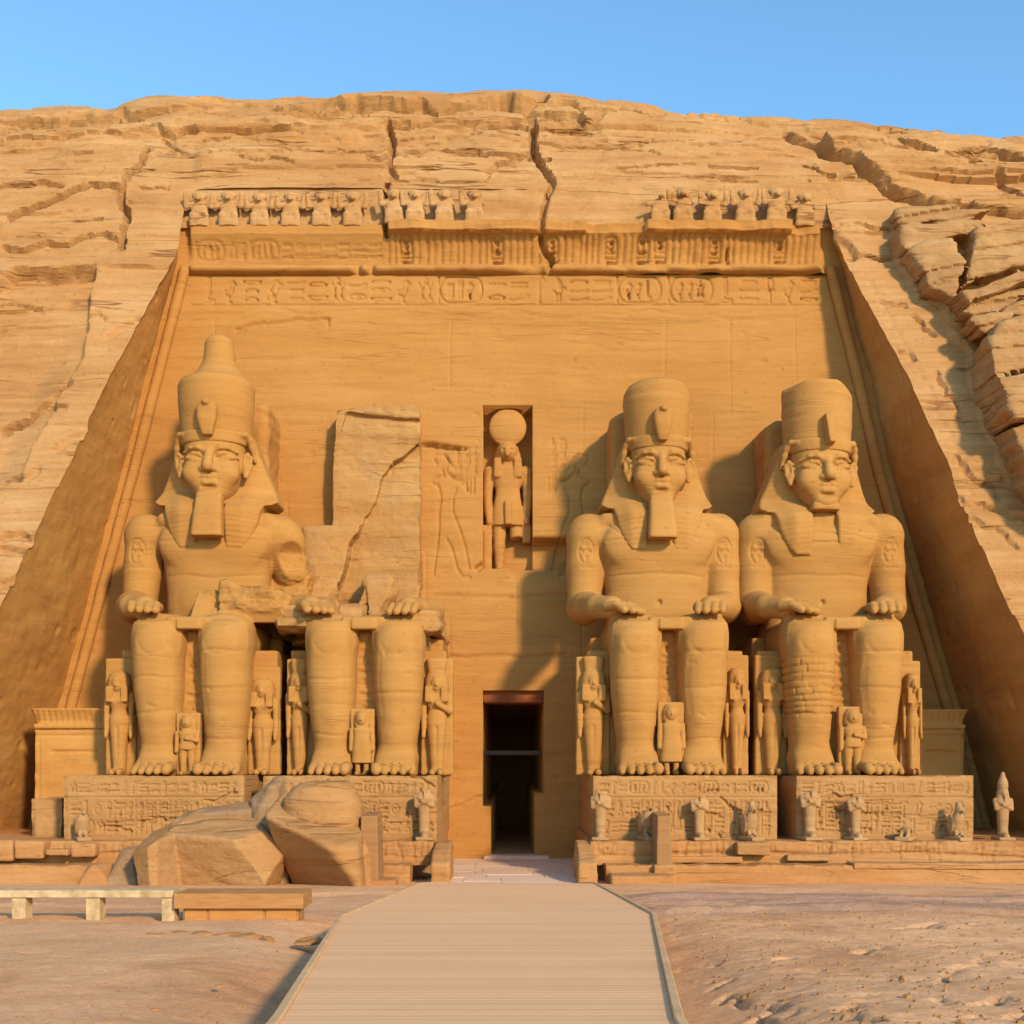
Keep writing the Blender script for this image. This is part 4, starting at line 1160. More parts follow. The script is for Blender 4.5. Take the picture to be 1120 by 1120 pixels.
def broken_torso(root):
    F = Field((-3.7, .9, 5.0), (2.8, 9.4, 15.7), .058)
    # what is left of the back pillar, with a ragged top
    F.planes((-.35, 8.4, 10), [((-1, 0, .02), 1.80), ((1, 0, .0), 1.85), ((0, -1, .02), .85), ((0, 1, 0), 1.5), ((0, 0, -1), 5), ((-.06, 0, 1), 5.15), ((.55, -.2, 1), 5.35), ((.35, -1, .9), 5.2)], .0, 'add', 6, .05)
    F.planes((-.2, 7.55, 14.55), [((0, -.55, -1), .38), ((.1, .3, 1), .22), ((0, 1, 0), .32), ((-1, 0, .3), 1.35), ((1, 0, .5), 1.5)], .0, 'cut', 3)
    # flat broken core of the trunk and left shoulder
    F.planes((-1.0, 7.4, 7.8), [((-1, 0, .05), 2.35), ((-.75, -.1, 1), 3.25), ((-.06, -.15, 1), 2.38), ((0, -1, .26), .95), ((-.55, -1, .2), 1.75), ((1, 0, 0), 2.48), ((0, 0, -1), 2.7), ((0, 1, 0), 2), ((.5, -.1, 1), 3.0)], .0, 'add', 5, .10)
    F.planes((-1.7, 6.6, 6.9), [((-1, -.2, .3), 1.2), ((1, -.4, .5), 1.1), ((0, -1, .9), .75), ((0, 0, -1), 2), ((0, 1, 0), 1.5)], .05, 'add', 3, .08)
    # diagonal fracture: everything to its right is cut back to a flat flank
    rg_ = np.random.default_rng(31)
    frac = jag([(1.75, 13.75), (1.35, 13.5), (.35, 12.85), (-.2, 12.0), (-.42, 11.1), (-.8, 10.5), (-1.2, 9.6), (-1.5, 8.3), (-1.95, 7.3)], .05, rg_, 2) + [(-1.7, 5.2), (2.8, 5.2), (2.8, 13.75)]
    def flank(X, Y, Z):
        U, W = np.broadcast_arrays(X, Z)
        d2 = poly_sd(U.ravel(), W.ravel(), frac).reshape(U.shape)
        return np.maximum(d2 + .02, Y - (7.72 + .16 * (Z - 10.45) - .10 * X))
    F.put(flank, ([-2.2, .9, 5.0], [2.8, 9.0, 13.9]), .02, 'cut')
    # lumps of the shattered waist
    for i_ in range(9):
        cx_, cz_ = rg_.uniform(-3.0, .2), rg_.uniform(5.7, 7.6)
        pl_ = [(tuple(rg_.normal(0, 1, 3) * np.array([1, 1, .8])), rg_.uniform(.35, .75)) for _ in range(9)] + [((0, -1, .5), rg_.uniform(.35, .7)), ((0, 1, 0), 1.5), ((-1, 0, .2), .8), ((1, 0, .2), .8), ((0, 0, 1), .6)]
        F.planes((cx_, 7.0 - .9 * (8 - cz_) * .8, cz_), pl_, .03, 'add', 1.2, .05)
    F.planes((1.2, 7.0, 6.3), [((-1, 0, .3), .9), ((1, 0, .2), .6), ((0, -1, .8), .8), ((-.3, 0, 1), .20), ((0, 0, -1), 1.2), ((0, 1, 0), 2)], .04, 'add', 3, .08)
    # ragged lap with the stumps of the hands
    F.planes((-.4, 4.0, 5.65), [((-1, -.1, .15), 2.9), ((1, 0, .2), 2.9), ((0, -1, .4), 2.35), ((-.05, -.10, 1), .28), ((0, 0, -1), .38), ((0, 1, 0), 4), ((.8, -1, .1), 3.5)], .0, 'add', 5, .05)
    F.planes((-2.35, 2.7, 5.95), [((-1, -.1, .15), .95), ((1, 0, .3), .9), ((0, -1, .25), 1.0), ((-.1, -.2, 1), .40), ((0, 0, -1), .5), ((0, 1, 0), 3), ((-.6, -1, -.3), 1.05)], .0, 'add', 3.2, .08)
    def post(V, Q):
        x, y, z = V.T
        w = np.abs(fbm(x * .55, y * .55, z * .55, 120, 4)) * .26 - .05
        f = np.floor(z / .55 + .5 * fbm(x * .4, y * .4, 0, 121, 2))
        st = .09 * vnoise(f * 3.3, x * .5, y * .5, 122)
        n = vert_normals(V, Q)
        m = sstep(.0, .4, (5.9 - y) / 2 + .3)
        low = sstep(6.6, 5.9, z)
        edge = sstep(.55, .0, np.abs(np.abs(x + .35) - 1.8)) * sstep(9.5, 11, z)
        w = w * (1 + .9 * sstep(8.6, 7.2, z))
        w = w + edge * .30 * np.abs(fbm(x * .9, y * .9, z * 1.1, 125, 4)) + sstep(14.2, 15, z) * .35 * np.abs(fbm(x * 1.3, y, z * .6, 126, 3))
        return V - n * (w * (.34 + .9 * low) + st * (.5 + .8 * low) + .05 * np.abs(fbm(x * 1.6, y * 1.6, z * 1.6, 123, 4)))[:, None]
    o = fin(F, "broken_torso", M_GREY_STAT, root, .03, 77, .06, post)
    o.data.set_sharp_from_angle(angle=radians(38))
    return o

M_GREY_STAT = sandstone("broken_statue_sandstone", (0.37, 0.182, 0.058), (0.49, 0.252, 0.080), (0.57, 0.33, 0.125), 0.7, 0.5, 1.4, .45, (0.40, 0.25, 0.125), 0.4, 0.25)

def belly_marks(V, Q, seed, joints):
    """thin courses and block joints of the re-erected stone"""
    rng = np.random.default_rng(seed)
    st = []
    for z, x0, x1 in joints:
        st.append(jag([(x0, z), (x1, z + rng.normal(0, .03))], .02, rng, 3))
    return carve_mesh(V, Q, st, .07, .035)

def colossus(x, label, kind, seed, crown=None, yaw=0.0, beard=True, dz=0.0, mason=False, ax=(0, 0), hs=1.0):
    root = empty("colossus", (x, 39.25, CZ - .25 + 0.0), label, "statue", "seated colossi of the temple front")
    bpy.context.view_layer.update()
    rng = random.Random(seed)
    at = HEAD_AT + np.array([0, 0, dz])
    def post(V, Q):
        V = belly_marks(V, Q, seed, [(7.6, -1.8, 1.8), (3.1, .3, 2.0), (3.4, -2, -.3), (2.2, -2, -.3), (4.35, .3, 2), (1.3, .3, 2), (8.9, -2, 2)] if kind != 'broken' else [(3.4, -2, -.3), (2.9, .3, 2.), (1.5, -2, -.3)])
        st = []
        if kind != 'broken':      # cartouches on the upper arms and a neckline
            X = np.array([0.]);
            class Rec(list): pass
            for s in (-1, 1):
                if kind == 'armless' and s > 0: continue
                cx_ = s * (2.60 + ax[0 if s < 0 else 1])
                pts = circ(cx_, 8.55, .28, 0, 360, 16, .50); st.append(pts)
                for nm, zz in (('sun', 8.72), ('mouth', 8.45), ('reed', 8.15)):
                    for g in GLY[nm]: st.append([(cx_ - .17 + a * .34, zz + b * .25) for a, b in g])
                st.append([(cx_ - .2, 7.95), (cx_ + .2, 7.95)])
            V = carve_mesh(V, Q, st, .06, .05)
            V = carve_mesh(V, Q, [circ(0, 9.9, 2.0, 200, 340, 16, 1.1)], .07, .04, region=lambda v: v[:, 2] > 8.3)
        # knee outlines and scars
        k = []
        for s in (-1, 1):
            k.append(circ(s * 1.16, 4.78, .52, 190, 350, 10, .55))
            k.append([(s * .62, 4.2), (s * .58, 3.2), (s * .7, 2.2)])
        V = carve_mesh(V, Q, k, .10, .016, region=lambda v: v[:, 2] < 5.5)
        for _ in range(3):
            sx = rng.choice((-1, 1)) * rng.uniform(.7, 1.6); sz = rng.uniform(.9, 4.6)
            V = carve_mesh(V, Q, [[(sx, sz), (sx + rng.uniform(-.35, .35), sz + rng.uniform(-.08, .08))]], .09, .03)
        if kind == 'armless':     # raw broken stone is rough and splintered
            x_, y_, z_ = V.T
            zone = sstep(.1, .5, x_) * sstep(5.75, 5.95, z_) * sstep(9.0, 8.3, z_) * (sstep(3.9, 3.6, y_) + sstep(2.25, 2.6, x_)).clip(0, 1)
            n = vert_normals(V, Q)
            f_ = np.floor(z_ / .33 + .6 * fbm(x_ * .8, y_ * .8, z_ * .5, 150, 2))
            V = V + n * (zone * (.17 * fbm(x_ * 1.1, y_ * 1.1, z_ * 1.6, 151, 5, .6) + .10 * vnoise(f_ * 2.3, x_ * .9, y_ * .9, 152)))[:, None]
        if mason:                 # one shin rebuilt in small courses
            n = vert_normals(V, Q)
            x, y, z = V.T
            zone = sstep(1.9, 2.2, z) * sstep(4.25, 4.0, z) * (x < -.2) * (y < 2.4)
            zone2 = sstep(-.25, .25, fbm(x * .9, 0, z * .8, 140, 3) + .35)
            row = z / .24 + .25 * vnoise(x * 1.2, 0, z, 141)
            fr = row - np.floor(row)
            col = x / .55 + vnoise(np.floor(row) * 3.7, 0, 0, 142); fc = col - np.floor(col)
            g = np.minimum(np.abs(fr - .5) * 2, 1); gc = np.abs(fc - .5) * 2
            d = -.07 * np.maximum(sstep(.7, .95, g), .6 * sstep(.85, 1, gc)) + .03 * vnoise(np.floor(row) * 2.1, np.floor(col) * 1.7, 0, 143)
            V = V + n * (d * zone * zone2)[:, None]
        return V
    extra = None
    if kind != 'broken':
        Ff = face_field()
        if kind == 'armless': pass
        Vf, Qf = Ff.mesh()
        a, b, c = Vf[Qf[:, 0]], Vf[Qf[:, 1]], Vf[Qf[:, 2]]
        if np.einsum('ij,ij->i', a, np.cross(b, c)).sum() < 0: Qf = Qf[:, ::-1]
        Vf = weather(Vf, Qf, .010, seed + 3, 1.0, (x, 0, 0))
        extra = [(head_xf(Vf, yaw, at, hs), Qf)]
    fin(body_field(kind, ax), "body", M_STAT, root, .016, seed, 0, post, extra)
    if kind == 'broken':
        broken_torso(root)
    else:
        def xf(V): return head_xf(V, yaw, at, hs)
        def part(F, name, amp, sd, post_=None, r=0.0):
            return fin(F, name, M_STAT, root, amp, sd, r, lambda V, Q: xf(post_(V, Q) if post_ else V))
        part(nemes_field(), "nemes", .014, seed + 20, nemes_post)
        ck = {'tall': .905, 'round': .96, 'flat': .97}[crown]
        part(crown_field(crown), "crown", .022, seed + 30, lambda V, Q: V * np.array([ck, ck, 1.0]))
        U = Field((-.45, -1.75, 2.0), (.45, -.7, 3.7), .03)
        if crown == 'flat':
            U.planes((0, -1.22, 2.75), [((-1, 0, -.1), .16), ((1, -.2, .05), .15), ((0, -1, .15), .26), ((-.35, 0, 1), .52), ((0, 0, -1), .6), ((0, 1, 0), .3)], 0, 'add', 1, .05)
        else:
            U.loft(2, [2.15, 2.3, 2.7, 3.1, 3.3, 3.4], 0, [-1.22, -1.24, -1.28, -1.26, -1.24, -1.2], [.18, .22, .32, .36, .30, .16], [.14, .18, .22, .22, .22, .2], 3, .0)
            U.ell((0, -1.42, 3.28), (.15, .2, .13), .06)
        part(U, "uraeus", .01, seed + 40)
        if not beard:             # squared stump where the beard broke off under the chin
            B = Field((-.8, -1.3, -.6), (.8, .0, .45), .034)
            B.loft(2, [-.20, -.15, .0, .2], 0, -.70, [.50, .54, .52, .42], [.28, .32, .32, .2], 3.5)
            part(B, "beard_stump", .012, seed + 50, None, .04)
        if beard:
            B = Field((-.75, -1.75, -1.75), (.75, -.2, .35), .034)
            B.loft(2, [-1.52, -1.47, -.6, .1, .22], 0, [-1.22, -1.22, -1.05, -.82, -.74], [.52, .54, .49, .44, .40], [.30, .32, .32, .28, .2], 4.5)
            part(B, "beard", .012, seed + 50)
    # throne, with the inscribed panel between the shins, and the pillar behind
    T = Field((-3.1, 1.6, -.05), (3.1, 9.0, 5.35), .075)
    T.box((-2.85, 2.5, 0), (2.85, 8.9, 4.55), .07)
    T.box((-2.6, 4.6, 4.3), (2.6, 8.9, 5.25), .07)
    T.box((-.8, 1.75, 0), (.8, 3.0, 5.2), .05)
    def tpost(V, Q):
        D = np.zeros(len(V), np.float32)
        n = vert_normals(V, Q); ok = np.nonzero((n[:, 1] < -.6) & (np.abs(V[:, 0]) < .55) & (V[:, 1] < 2.2))[0]
        dd = np.zeros(len(ok), np.float32)
        glyph_columns(dd, V[ok, 0].astype(np.float32), V[ok, 2].astype(np.float32), -.32, .34, 2.1, 5.0, .64, .075, .07, random.Random(seed + 5), False)
        V = V.copy(); V[ok, 1] -= dd
        return V
    fin(T, "throne", M_WALL, root, .03, seed + 60, 0, tpost)
    if kind != 'broken':
        top = {'tall': 14.9, 'round': 14.55, 'flat': 14.2}[crown]
        Bk = Field((-2.1, 6.0, 4.4), (2.1, 9.4, top + .3), .075)
        Bk.box((-1.66, 6.4, 4.5), (1.66, 9.2, top), .30)
        if crown != 'tall':
            Bk.planes((-1.6, 7.2, top), [((.8, .3, -1), .1)], .05, 'cut', 1.6)
        fin(Bk, "back_pillar", M_WALL, root, .05, seed + 70, .10)
    return root

colossi = [
    colossus(-11.42, "seated stone king with tall bottle-shaped crown and shattered arm, far left", 'armless', 201, 'tall', 0.0, True, .08, False, (.36, 0), 1.10),
    colossus(-5.25, "headless seated stone king, chest broken to a jagged slab, left of the doorway", 'broken', 301),
    colossus(5.60, "intact bearded seated stone king with domed crown, right of the doorway", 'whole', 401, 'round', radians(2), True, -.05, False, (.15, -.05)),
    colossus(11.80, "beardless seated stone king with chipped flat crown, far right beside the dark side wall", 'whole', 501, 'flat', radians(5), False, -.22, True, (-.24, .15), 1.06),
]
# ---------------------------------------------------------------- relief figures, small statues
def ang_panel(name, x0, x1, y0, y1, z0, z1, res, hfun, mat, root=None, chip=.05, seed=0, loc=None, inset=.0):
    """block with a carved front: front face is a fine relief, the rest plain; coordinates are local to root/loc"""
    nx = max(2, int((x1 - x0) / res)); nz = max(2, int((z1 - z0) / res))
    xs = np.linspace(x0, x1, nx); zs = np.linspace(z0, z1, nz)
    X, Z = np.meshgrid(xs, zs); xf, zf = X.ravel().astype(np.float32), Z.ravel().astype(np.float32)
    D = np.zeros_like(xf)
    if hfun: hfun(D, xf, zf)
    o = np.array(root.location) if root is not None else (np.array(loc) if loc is not None else np.zeros(3))
    edge = np.minimum(np.minimum(xf - x0, x1 - xf), np.minimum(zf - z0 + 10, z1 - zf))
    ch = np.abs(fbm((xf + o[0]) * 1.6, (zf + o[2]) * 1.6, seed, 200 + seed, 4, .6)) * chip * 3
    D -= ch * sstep(.16, 0, edge)
    D += .018 * fbm((xf + o[0]) * 1.1, (zf + o[2]) * 2.5, 0, 210 + seed, 4)
    top_drop = np.where(zf > z1 - 1e-4, -.5 * chip * np.abs(fbm((xf + o[0]) * 1.2, 0, 0, 220 + seed, 4)) * 3, 0)
    front = np.stack([xf, y0 - D, zf + top_drop], -1).reshape(nz, nx, 3)
    ny = max(2, int((y1 - y0) / (res * 4)))
    V = [front.reshape(-1, 3)]; F = [grid_faces(nz, nx)]
    base = nx * nz
    def strip(edge_pts, rev):
        nonlocal base
        t = np.linspace(0, 1, ny)[:, None, None]
        far = edge_pts.copy(); far[:, 1] = y1
        S = edge_pts[None] * (1 - t) + far[None] * t
        n_ = .03 * fbm(S[..., 0] + o[0], S[..., 1] * 1.2, S[..., 2], 230 + seed, 3) * np.sin(np.pi * t[..., 0])
        S[..., 2] += n_
        f = grid_faces(ny, len(edge_pts))
        V.append(S.reshape(-1, 3)); F.append((f[:, ::-1] if rev else f) + base); base += S.shape[0] * S.shape[1]
    strip(front[-1], False); strip(front[:, 0], False); strip(front[:, -1], True)
    return mesh_obj(name, np.concatenate(V), np.concatenate(F), mat, root, True, loc)

def queen_field(H=4.3, wide=1.0, crown=True, bent=True):
    """standing figure against a slab; feet at z=0, front towards -y"""
    F = Field((-.85, -.75, -.02), (.85, .55, H + .1), .036)
    k = H / 4.3
    F.box((-.62 * wide, .12, 0), (.62 * wide, .5, H * .985), .06)
    F.loft(2, [0, .25, .9 * k, 1.5 * k, 2.05 * k, 2.35 * k, 2.7 * k, 2.95 * k, 3.05 * k], 0, [.02, .02, 0, 0, 0, 0, -.02, 0, 0], [.27, .26, .30, .36, .40, .30, .42, .44, .25], [.24, .24, .27, .30, .32, .26, .33, .28, .2], 2.3)
    F.cap((0, -.30, .3), (0, -.30, 1.7 * k), .045, .05, .06, 'cut')
    for s in (-1, 1):
        F.cap((s * .14, -.2, .12), (s * .15, -.50, .10), .13, .11, .05)
        F.cap((s * .15, -.16, 2.66 * k), (s * .15, -.24, 2.66 * k), .14, .12, .05)
    F.cap((-.50, -.02, 2.88 * k), (-.50, -.08, 1.55 * k), .13, .10, .05)
    F.ell((-.50, -.12, 1.45 * k), (.09, .11, .17), .03)
    if bent:
        F.path([(.48, -.02, 2.85 * k), (.50, -.10, 2.3 * k), (.05, -.42, 2.55 * k)], [.13, .12, .09], .04)
    else:
        F.cap((.50, -.02, 2.88 * k), (.50, -.08, 1.55 * k), .13, .10, .05)
        F.ell((.50, -.12, 1.45 * k), (.09, .11, .17), .03)
    # wig with two long lappets, face
    F.loft(2, [2.95 * k, 3.1 * k, 3.4 * k, 3.65 * k, 3.75 * k], 0, .02, [.46, .47, .44, .38, .2], [.30, .32, .33, .32, .2], 2.4, .02)
    for s in (-1, 1):
        F.box((s * .30 - .14, -.40, 2.62 * k), (s * .30 + .14, 0, 3.2 * k), .06, .04)
    F.ell((0, -.26, 3.28 * k), (.20, .16, .28 * k), .03)
    F.cap((0, -.40, 3.30 * k), (0, -.44, 3.22 * k), .035, .045, .03)
    for s in (-1, 1): F.ell((s * .085, -.42, 3.34 * k), (.055, .04, .03), .02, 'cut')
    F.cap((-.07, -.41, 3.14 * k), (.07, -.41, 3.14 * k), .02, .02, .02, 'cut')
    if crown:
        F.loft(2, [3.66 * k, 3.75 * k, 4.15 * k, 4.22 * k], 0, .06, [.32, .34, .40, .36], [.24, .26, .30, .26], 3.5, .03)
    return F

def child_field(H=2.35, robe=True):
    F = Field((-.55, -.5, -.02), (.55, .5, H + .06), .030)
    k = H / 2.35
    F.box((-.42, .08, .35 * k if robe else 0), (.42, .4, H), .03)
    if robe:
        F.loft(2, [.42 * k, .5 * k, 1.1 * k, 1.35 * k, 1.62 * k, 1.72 * k], 0, 0, [.36, .36, .30, .27, .31, .18], [.24, .24, .22, .20, .21, .14], 2.8)
        for s in (-1, 1): F.cap((s * .15, -.02, .5 * k), (s * .15, -.02, .06), .11, .10, .03); F.cap((s * .15, -.05, .08), (s * .15, -.26, .07), .10, .08, .02)
    else:
        F.loft(2, [.95 * k, 1.1 * k, 1.3 * k, 1.6 * k, 1.74 * k], 0, 0, [.28, .29, .24, .32, .16], [.22, .22, .18, .22, .14], 2.5)
        for s in (-1, 1): F.cap((s * .14, 0, 1.05 * k), (s * .15, 0, .08), .15, .11, .03); F.cap((s * .15, -.05, .08), (s * .15, -.26, .07), .10, .08, .02)
    F.cap((-.36, 0, 1.6 * k), (-.38, -.04, .9 * k), .085, .07, .03)
    if robe: F.cap((.36, 0, 1.6 * k), (.38, -.04, .9 * k), .085, .07, .03)
    else: F.path([(.36, 0, 1.6 * k), (.36, -.1, 1.3 * k), (.02, -.26, 1.38 * k)], [.085, .08, .06], .03)
    F.ell((0, -.05, 1.98 * k), (.19, .20, .25 * k), .03)
    F.loft(2, [1.72 * k, 1.85 * k, 2.1 * k, 2.27 * k], 0, .06, [.26, .27, .25, .15], [.18, .19, .19, .14], 2.4, .02)
    F.cap((0, -.25, 1.98 * k), (0, -.28, 1.93 * k), .025, .03, .02)
    for s in (-1, 1): F.ell((s * .07, -.25, 2.02 * k), (.04, .03, .022), .015, 'cut')
    if not robe:
        F.cap((.25, .02, 2.05 * k), (.27, .0, 1.6 * k), .07, .05, .03)
    return F

def falcon_field(crown=True, broken=0.0):
    F = Field((-.36, -.75, -.02), (.36, .55, 1.5), .024)
    F.box((-.26, -.60, 0), (.26, .42, .14), .03)
    F.loft(2, [.14, .25, .5, .8, 1.0, 1.1], 0, [.12, .08, -.0, -.08, -.12, -.14], [.15, .20, .25, .25, .18, .12], [.14, .20, .25, .24, .19, .14], 2.2)
    F.ell((0, -.18, 1.14), (.155, .20, .15), .05)
    F.path([(0, -.33, 1.14), (0, -.42, 1.10), (0, -.42, 1.04)], [.06, .05, .03], .03)
    F.loft(2, [.13, .3, .55], 0, [.40, .30, .20], [.10, .14, .17], [.10, .10, .08], 3, .05)       # tail and wing tips
    for s in (-1, 1):
        F.cap((s * .11, -.12, .32), (s * .11, -.16, .16), .075, .06, .03)
        F.cap((s * .11, -.14, .17), (s * .11, -.32, .165), .06, .05, .02)
        F.ell((s * .24, .05, .62), (.05, .20, .36), .03)
        F.ell((s * .13, -.27, 1.17), (.03, .03, .03), .015, 'cut')
    if crown: F.loft(2, [1.22, 1.32, 1.42, 1.46], 0, -.13, [.11, .12, .10, .05], [.11, .12, .10, .05], 2, .02)
    if broken:
        F.planes((0, 0, broken), [((.25, -.3, -1), 0), ], .02, 'cut', 3)
    return F

def king_field(tall=True, broken=0.0):
    """mummy-form standing king on a small base, arms crossed, with bulbous crown"""
    F = Field((-.42, -.5, -.02), (.42, .45, 2.55), .027)
    F.box((-.30, -.42, 0), (.30, .36, .12), .03)
    F.loft(2, [.10, .2, .5, .9, 1.2, 1.42, 1.52, 1.6], 0, [.0, .02, .03, .03, .02, .0, .02, .02], [.20, .19, .18, .21, .22, .30, .27, .12], [.18, .17, .17, .19, .19, .21, .17, .1], 2.3)
    F.cap((0, -.1, .18), (0, -.28, .16), .17, .12, .05)
    for s in (-1, 1):
        F.path([(s * .28, .02, 1.45), (s * .27, -.08, 1.14), (-s * .08, -.22, 1.30)], [.09, .08, .06], .03)
    F.loft(2, [1.45, 1.6, 1.78, 1.9], 0, .03, [.24, .23, .19, .14], [.15, .16, .17, .14], 2.4, .02)
    F.ell((0, -.10, 1.72), (.12, .12, .16), .03)
    F.cap((0, -.20, 1.58), (0, -.20, 1.40), .04, .05, .02)
    if tall: F.loft(2, [1.84, 1.9, 2.05, 2.2, 2.32, 2.42, 2.48], 0, .02, [.16, .18, .19, .15, .09, .075, .03], [.16, .18, .19, .15, .09, .075, .03], 2, .02)
    if broken: F.planes((0, 0, broken), [((.3, -.2, -1), 0)], .02, 'cut', 3)
    return F

def baboon_field(var=0):
    F = Field((-.68, -.52, -.02), (.68, .4, 1.5), .034)
    F.loft(2, [.0, .12, .45, .8, 1.0], 0, .05, [.36, .38, .30, .33, .25], [.25, .27, .24, .26, .2], 2.4)
    F.ell((0, -.08, 1.12), (.23, .22, .22), .06)
    F.cap((0, -.24, 1.06), (0, -.40, 1.02), .12, .09, .05)
    for s in (-1, 1):
        F.cap((s * .22, -.05, .0), (s * .22, -.12, .42), .12, .14, .04)           # folded legs
        F.path([(s * .28, -.02, .86), (s * .46, -.12, .76), (s * .50, -.18, 1.12)], [.12, .10, .09], .04)
        F.ell((s * .50, -.2, 1.2), (.09, .06, .12), .03)
        F.ell((s * .10, -.27, 1.17), (.035, .04, .03), .02, 'cut')
    F.ell((0, .02, 1.22), (.29, .2, .17), .06)
    if var == 1: F.planes((.3, 0, 1.0), [((-1, .1, -.3), -.02)], .03, 'cut', 1.5)
    if var == 2: F.planes((0, 0, .95), [((.4, -.2, -1), 0)], .03, 'cut', 2)
    return F

# --- baboons of the frieze: carved out of the frieze wall, so parts of the facade
frieze = [o for o in facade.children if o.name.startswith("frieze_wall")][0]
frieze.name = "baboon_frieze"
M_BAB = M_CLIFF
protos = []
for v in range(3):
    o = fin(baboon_field(v), "baboon", M_CLIFF, None, .018, 900 + v, .035)
    o.data.name = "baboon"; protos.append(o)
used_b = [0, 0, 0]
rng = random.Random(12)
for px, v in ((218, 0), (250, 0), (284, 0), (318, 0), (352, 0), (386, 0), (431, 1), (454, 0), (486, 1), (519, 1), (722, 2), (747, 1), (779, 0), (815, 0), (849, 0), (880, 1)):
    o = protos[v] if not used_b[v] else protos[v].copy()
    if used_b[v]: scene.collection.objects.link(o)
    used_b[v] = 1
    Yb = 48.08 if px > 420 and px < 865 else 48.34
    x, _, z = P(px, 243, Yb)
    o.parent = frieze
    o.location = (x - facade.location.x, Yb - facade.location.y, 22.93 + CZ)
    s_ = rng.uniform(.97, 1.05)
    o.scale = (s_ * 1.14, s_ * .7, s_ * 1.03)
    o.rotation_euler = (0, 0, rng.uniform(-.06, .06))

# --- beam and frame of the doorway (parts of the facade)
def boxmesh(name, x0, x1, y0, y1, z0, z1, mat, root=None, bev=.02, seed=0, amp=.0, res=.35):
    """a bevelled block, cut fine enough to be worn; world coordinates"""
    F = Field((x0 - .05, y0 - .05, z0 - .05), (x1 + .05, y1 + .05, z1 + .05), max(.025, min(res, min(x1 - x0, y1 - y0, z1 - z0) / 6)))
    F.box((x0, y0, z0), (x1, y1, z1), bev)
    V, Q = F.mesh()
    a, b, c = V[Q[:, 0]], V[Q[:, 1]], V[Q[:, 2]]
    if np.einsum('ij,ij->i', a, np.cross(b, c)).sum() < 0: Q = Q[:, ::-1]
    if amp: V = weather(V, Q, amp, seed, 1.0, (0, 0, 0), amp)
    if root is not None: V = V - np.array(root.location)
    return mesh_obj(name, V, np.ascontiguousarray(Q), mat, root)
M_BEAM = simple_mat("weathered_beam", (0.07, 0.055, 0.04), (0.12, 0.09, 0.065), (1, 6, 6), 3, .8, .1)
x0, _, z0 = P(529, 826, 49.0); x1, _, z1 = P(594, 821, 49.0)
boxmesh("door_beam", DX0 - .05, DX1 + .05, 48.9, 49.15, z0, z1, M_BEAM, facade, .02)
M_REDS = sandstone("reddish_lit_lintel", (0.22, 0.075, 0.03), (0.30, 0.10, 0.04), (0.36, 0.14, 0.06), 1, .2)  # reddish light on the doorway's ceiling, put into the stone's colour
boxmesh("lintel", DX0 - .05, DX1 + .05, 47.5, 48.7, P(0, 769, 47.6)[2], DZ1 + CZ + .1, M_REDS, facade, .03)

# --- falcon-headed god in the niche
def god_field():
    F = Field((-1.15, -.75, -.05), (1.15, .75, 7.0), .046)
    F.ell((.0, -.05, 6.15), (.80, .24, .80), 0)
    F.ell((0, -.20, 5.05), (.40, .42, .42), .05)
    F.path([(0, -.5, 5.0), (0, -.66, 4.9), (0, -.64, 4.76)], [.15, .11, .06], .06)
    F.loft(2, [4.25, 4.6, 5.0, 5.35, 5.48], 0, .1, [.62, .60, .55, .42, .2], [.34, .38, .42, .38, .2], 2.4, .04)
    for s in (-1, 1):
        F.box((s * .42 - .17, -.42, 3.95), (s * .42 + .17, .1, 4.8), .08, .05)
        F.ell((s * .18, -.53, 5.1), (.07, .06, .05), .03, 'cut')
    F.loft(2, [2.9, 3.1, 3.5, 4.0, 4.35, 4.55], 0, 0, [.58, .55, .52, .64, .72, .4], [.36, .34, .32, .38, .36, .25], 2.5, .05)
    F.loft(2, [1.95, 2.1, 2.6, 3.05, 3.15], 0, 0, [.70, .70, .64, .56, .55], [.42, .42, .40, .37, .35], 2.8, .02)
    F.box((-.12, -.55, 1.95), (.16, -.3, 2.95), .04, .04)
    for s in (-1, 1):
        F.path([(s * .78, .02, 4.28), (s * .84, .0, 3.3), (s * .80, -.10, 2.35)], [.24, .19, .15], .06)
        F.ell((s * .80, -.16, 2.15), (.14, .18, .20), .04)
    F.path([(-.36, .05, 2.1), (-.36, .0, 1.1), (-.36, .08, .15)], [.30, .25, .19], .05)
    F.cap((-.36, -.05, .12), (-.36, -.5, .10), .17, .13, .05)
    F.path([(.36, .05, 2.1), (.36, -.02, 1.35)], [.30, .25], .05)
    F.planes((.3, 0, 1.42), [((-.15, .2, 1), 0), ((-1, 0, 0), .25)], .02, 'cut', 1.1)
    F.box((-1.1, -.2, 0), (-.66, .6, 2.0), .04, .03)
    F.box((-1.02, -.28, .05), (-.74, .1, 1.75), .06, .03)
    F.box((.62, -.15, 1.25), (.98, .6, 2.05), .05, .03)
    return F
gz = NZ0 + CZ
god = empty("falcon_headed_statue", ((NX0 + NX1) / 2, float(y_wall(11)) + .75, gz), "falcon-headed god crowned by a round disk, standing in the niche above the doorway", "statue")
F = god_field(); V, Q = F.mesh()
a, b_, c = V[Q[:, 0]], V[Q[:, 1]], V[Q[:, 2]]
if np.einsum('ij,ij->i', a, np.cross(b_, c)).sum() < 0: Q = Q[:, ::-1]
V = weather(V, Q, .018, 44)
cen = V[Q].mean(1)
isd = (cen[:, 2] > 5.36) & (cen[:, 1] < 1) & ((cen[:, 2] > 5.5) | (np.abs(cen[:, 0]) > .45))
def sub_mesh(V, Q, m):
    ids, inv = np.unique(Q[m], return_inverse=True)
    return V[ids], inv.reshape(-1, 4)
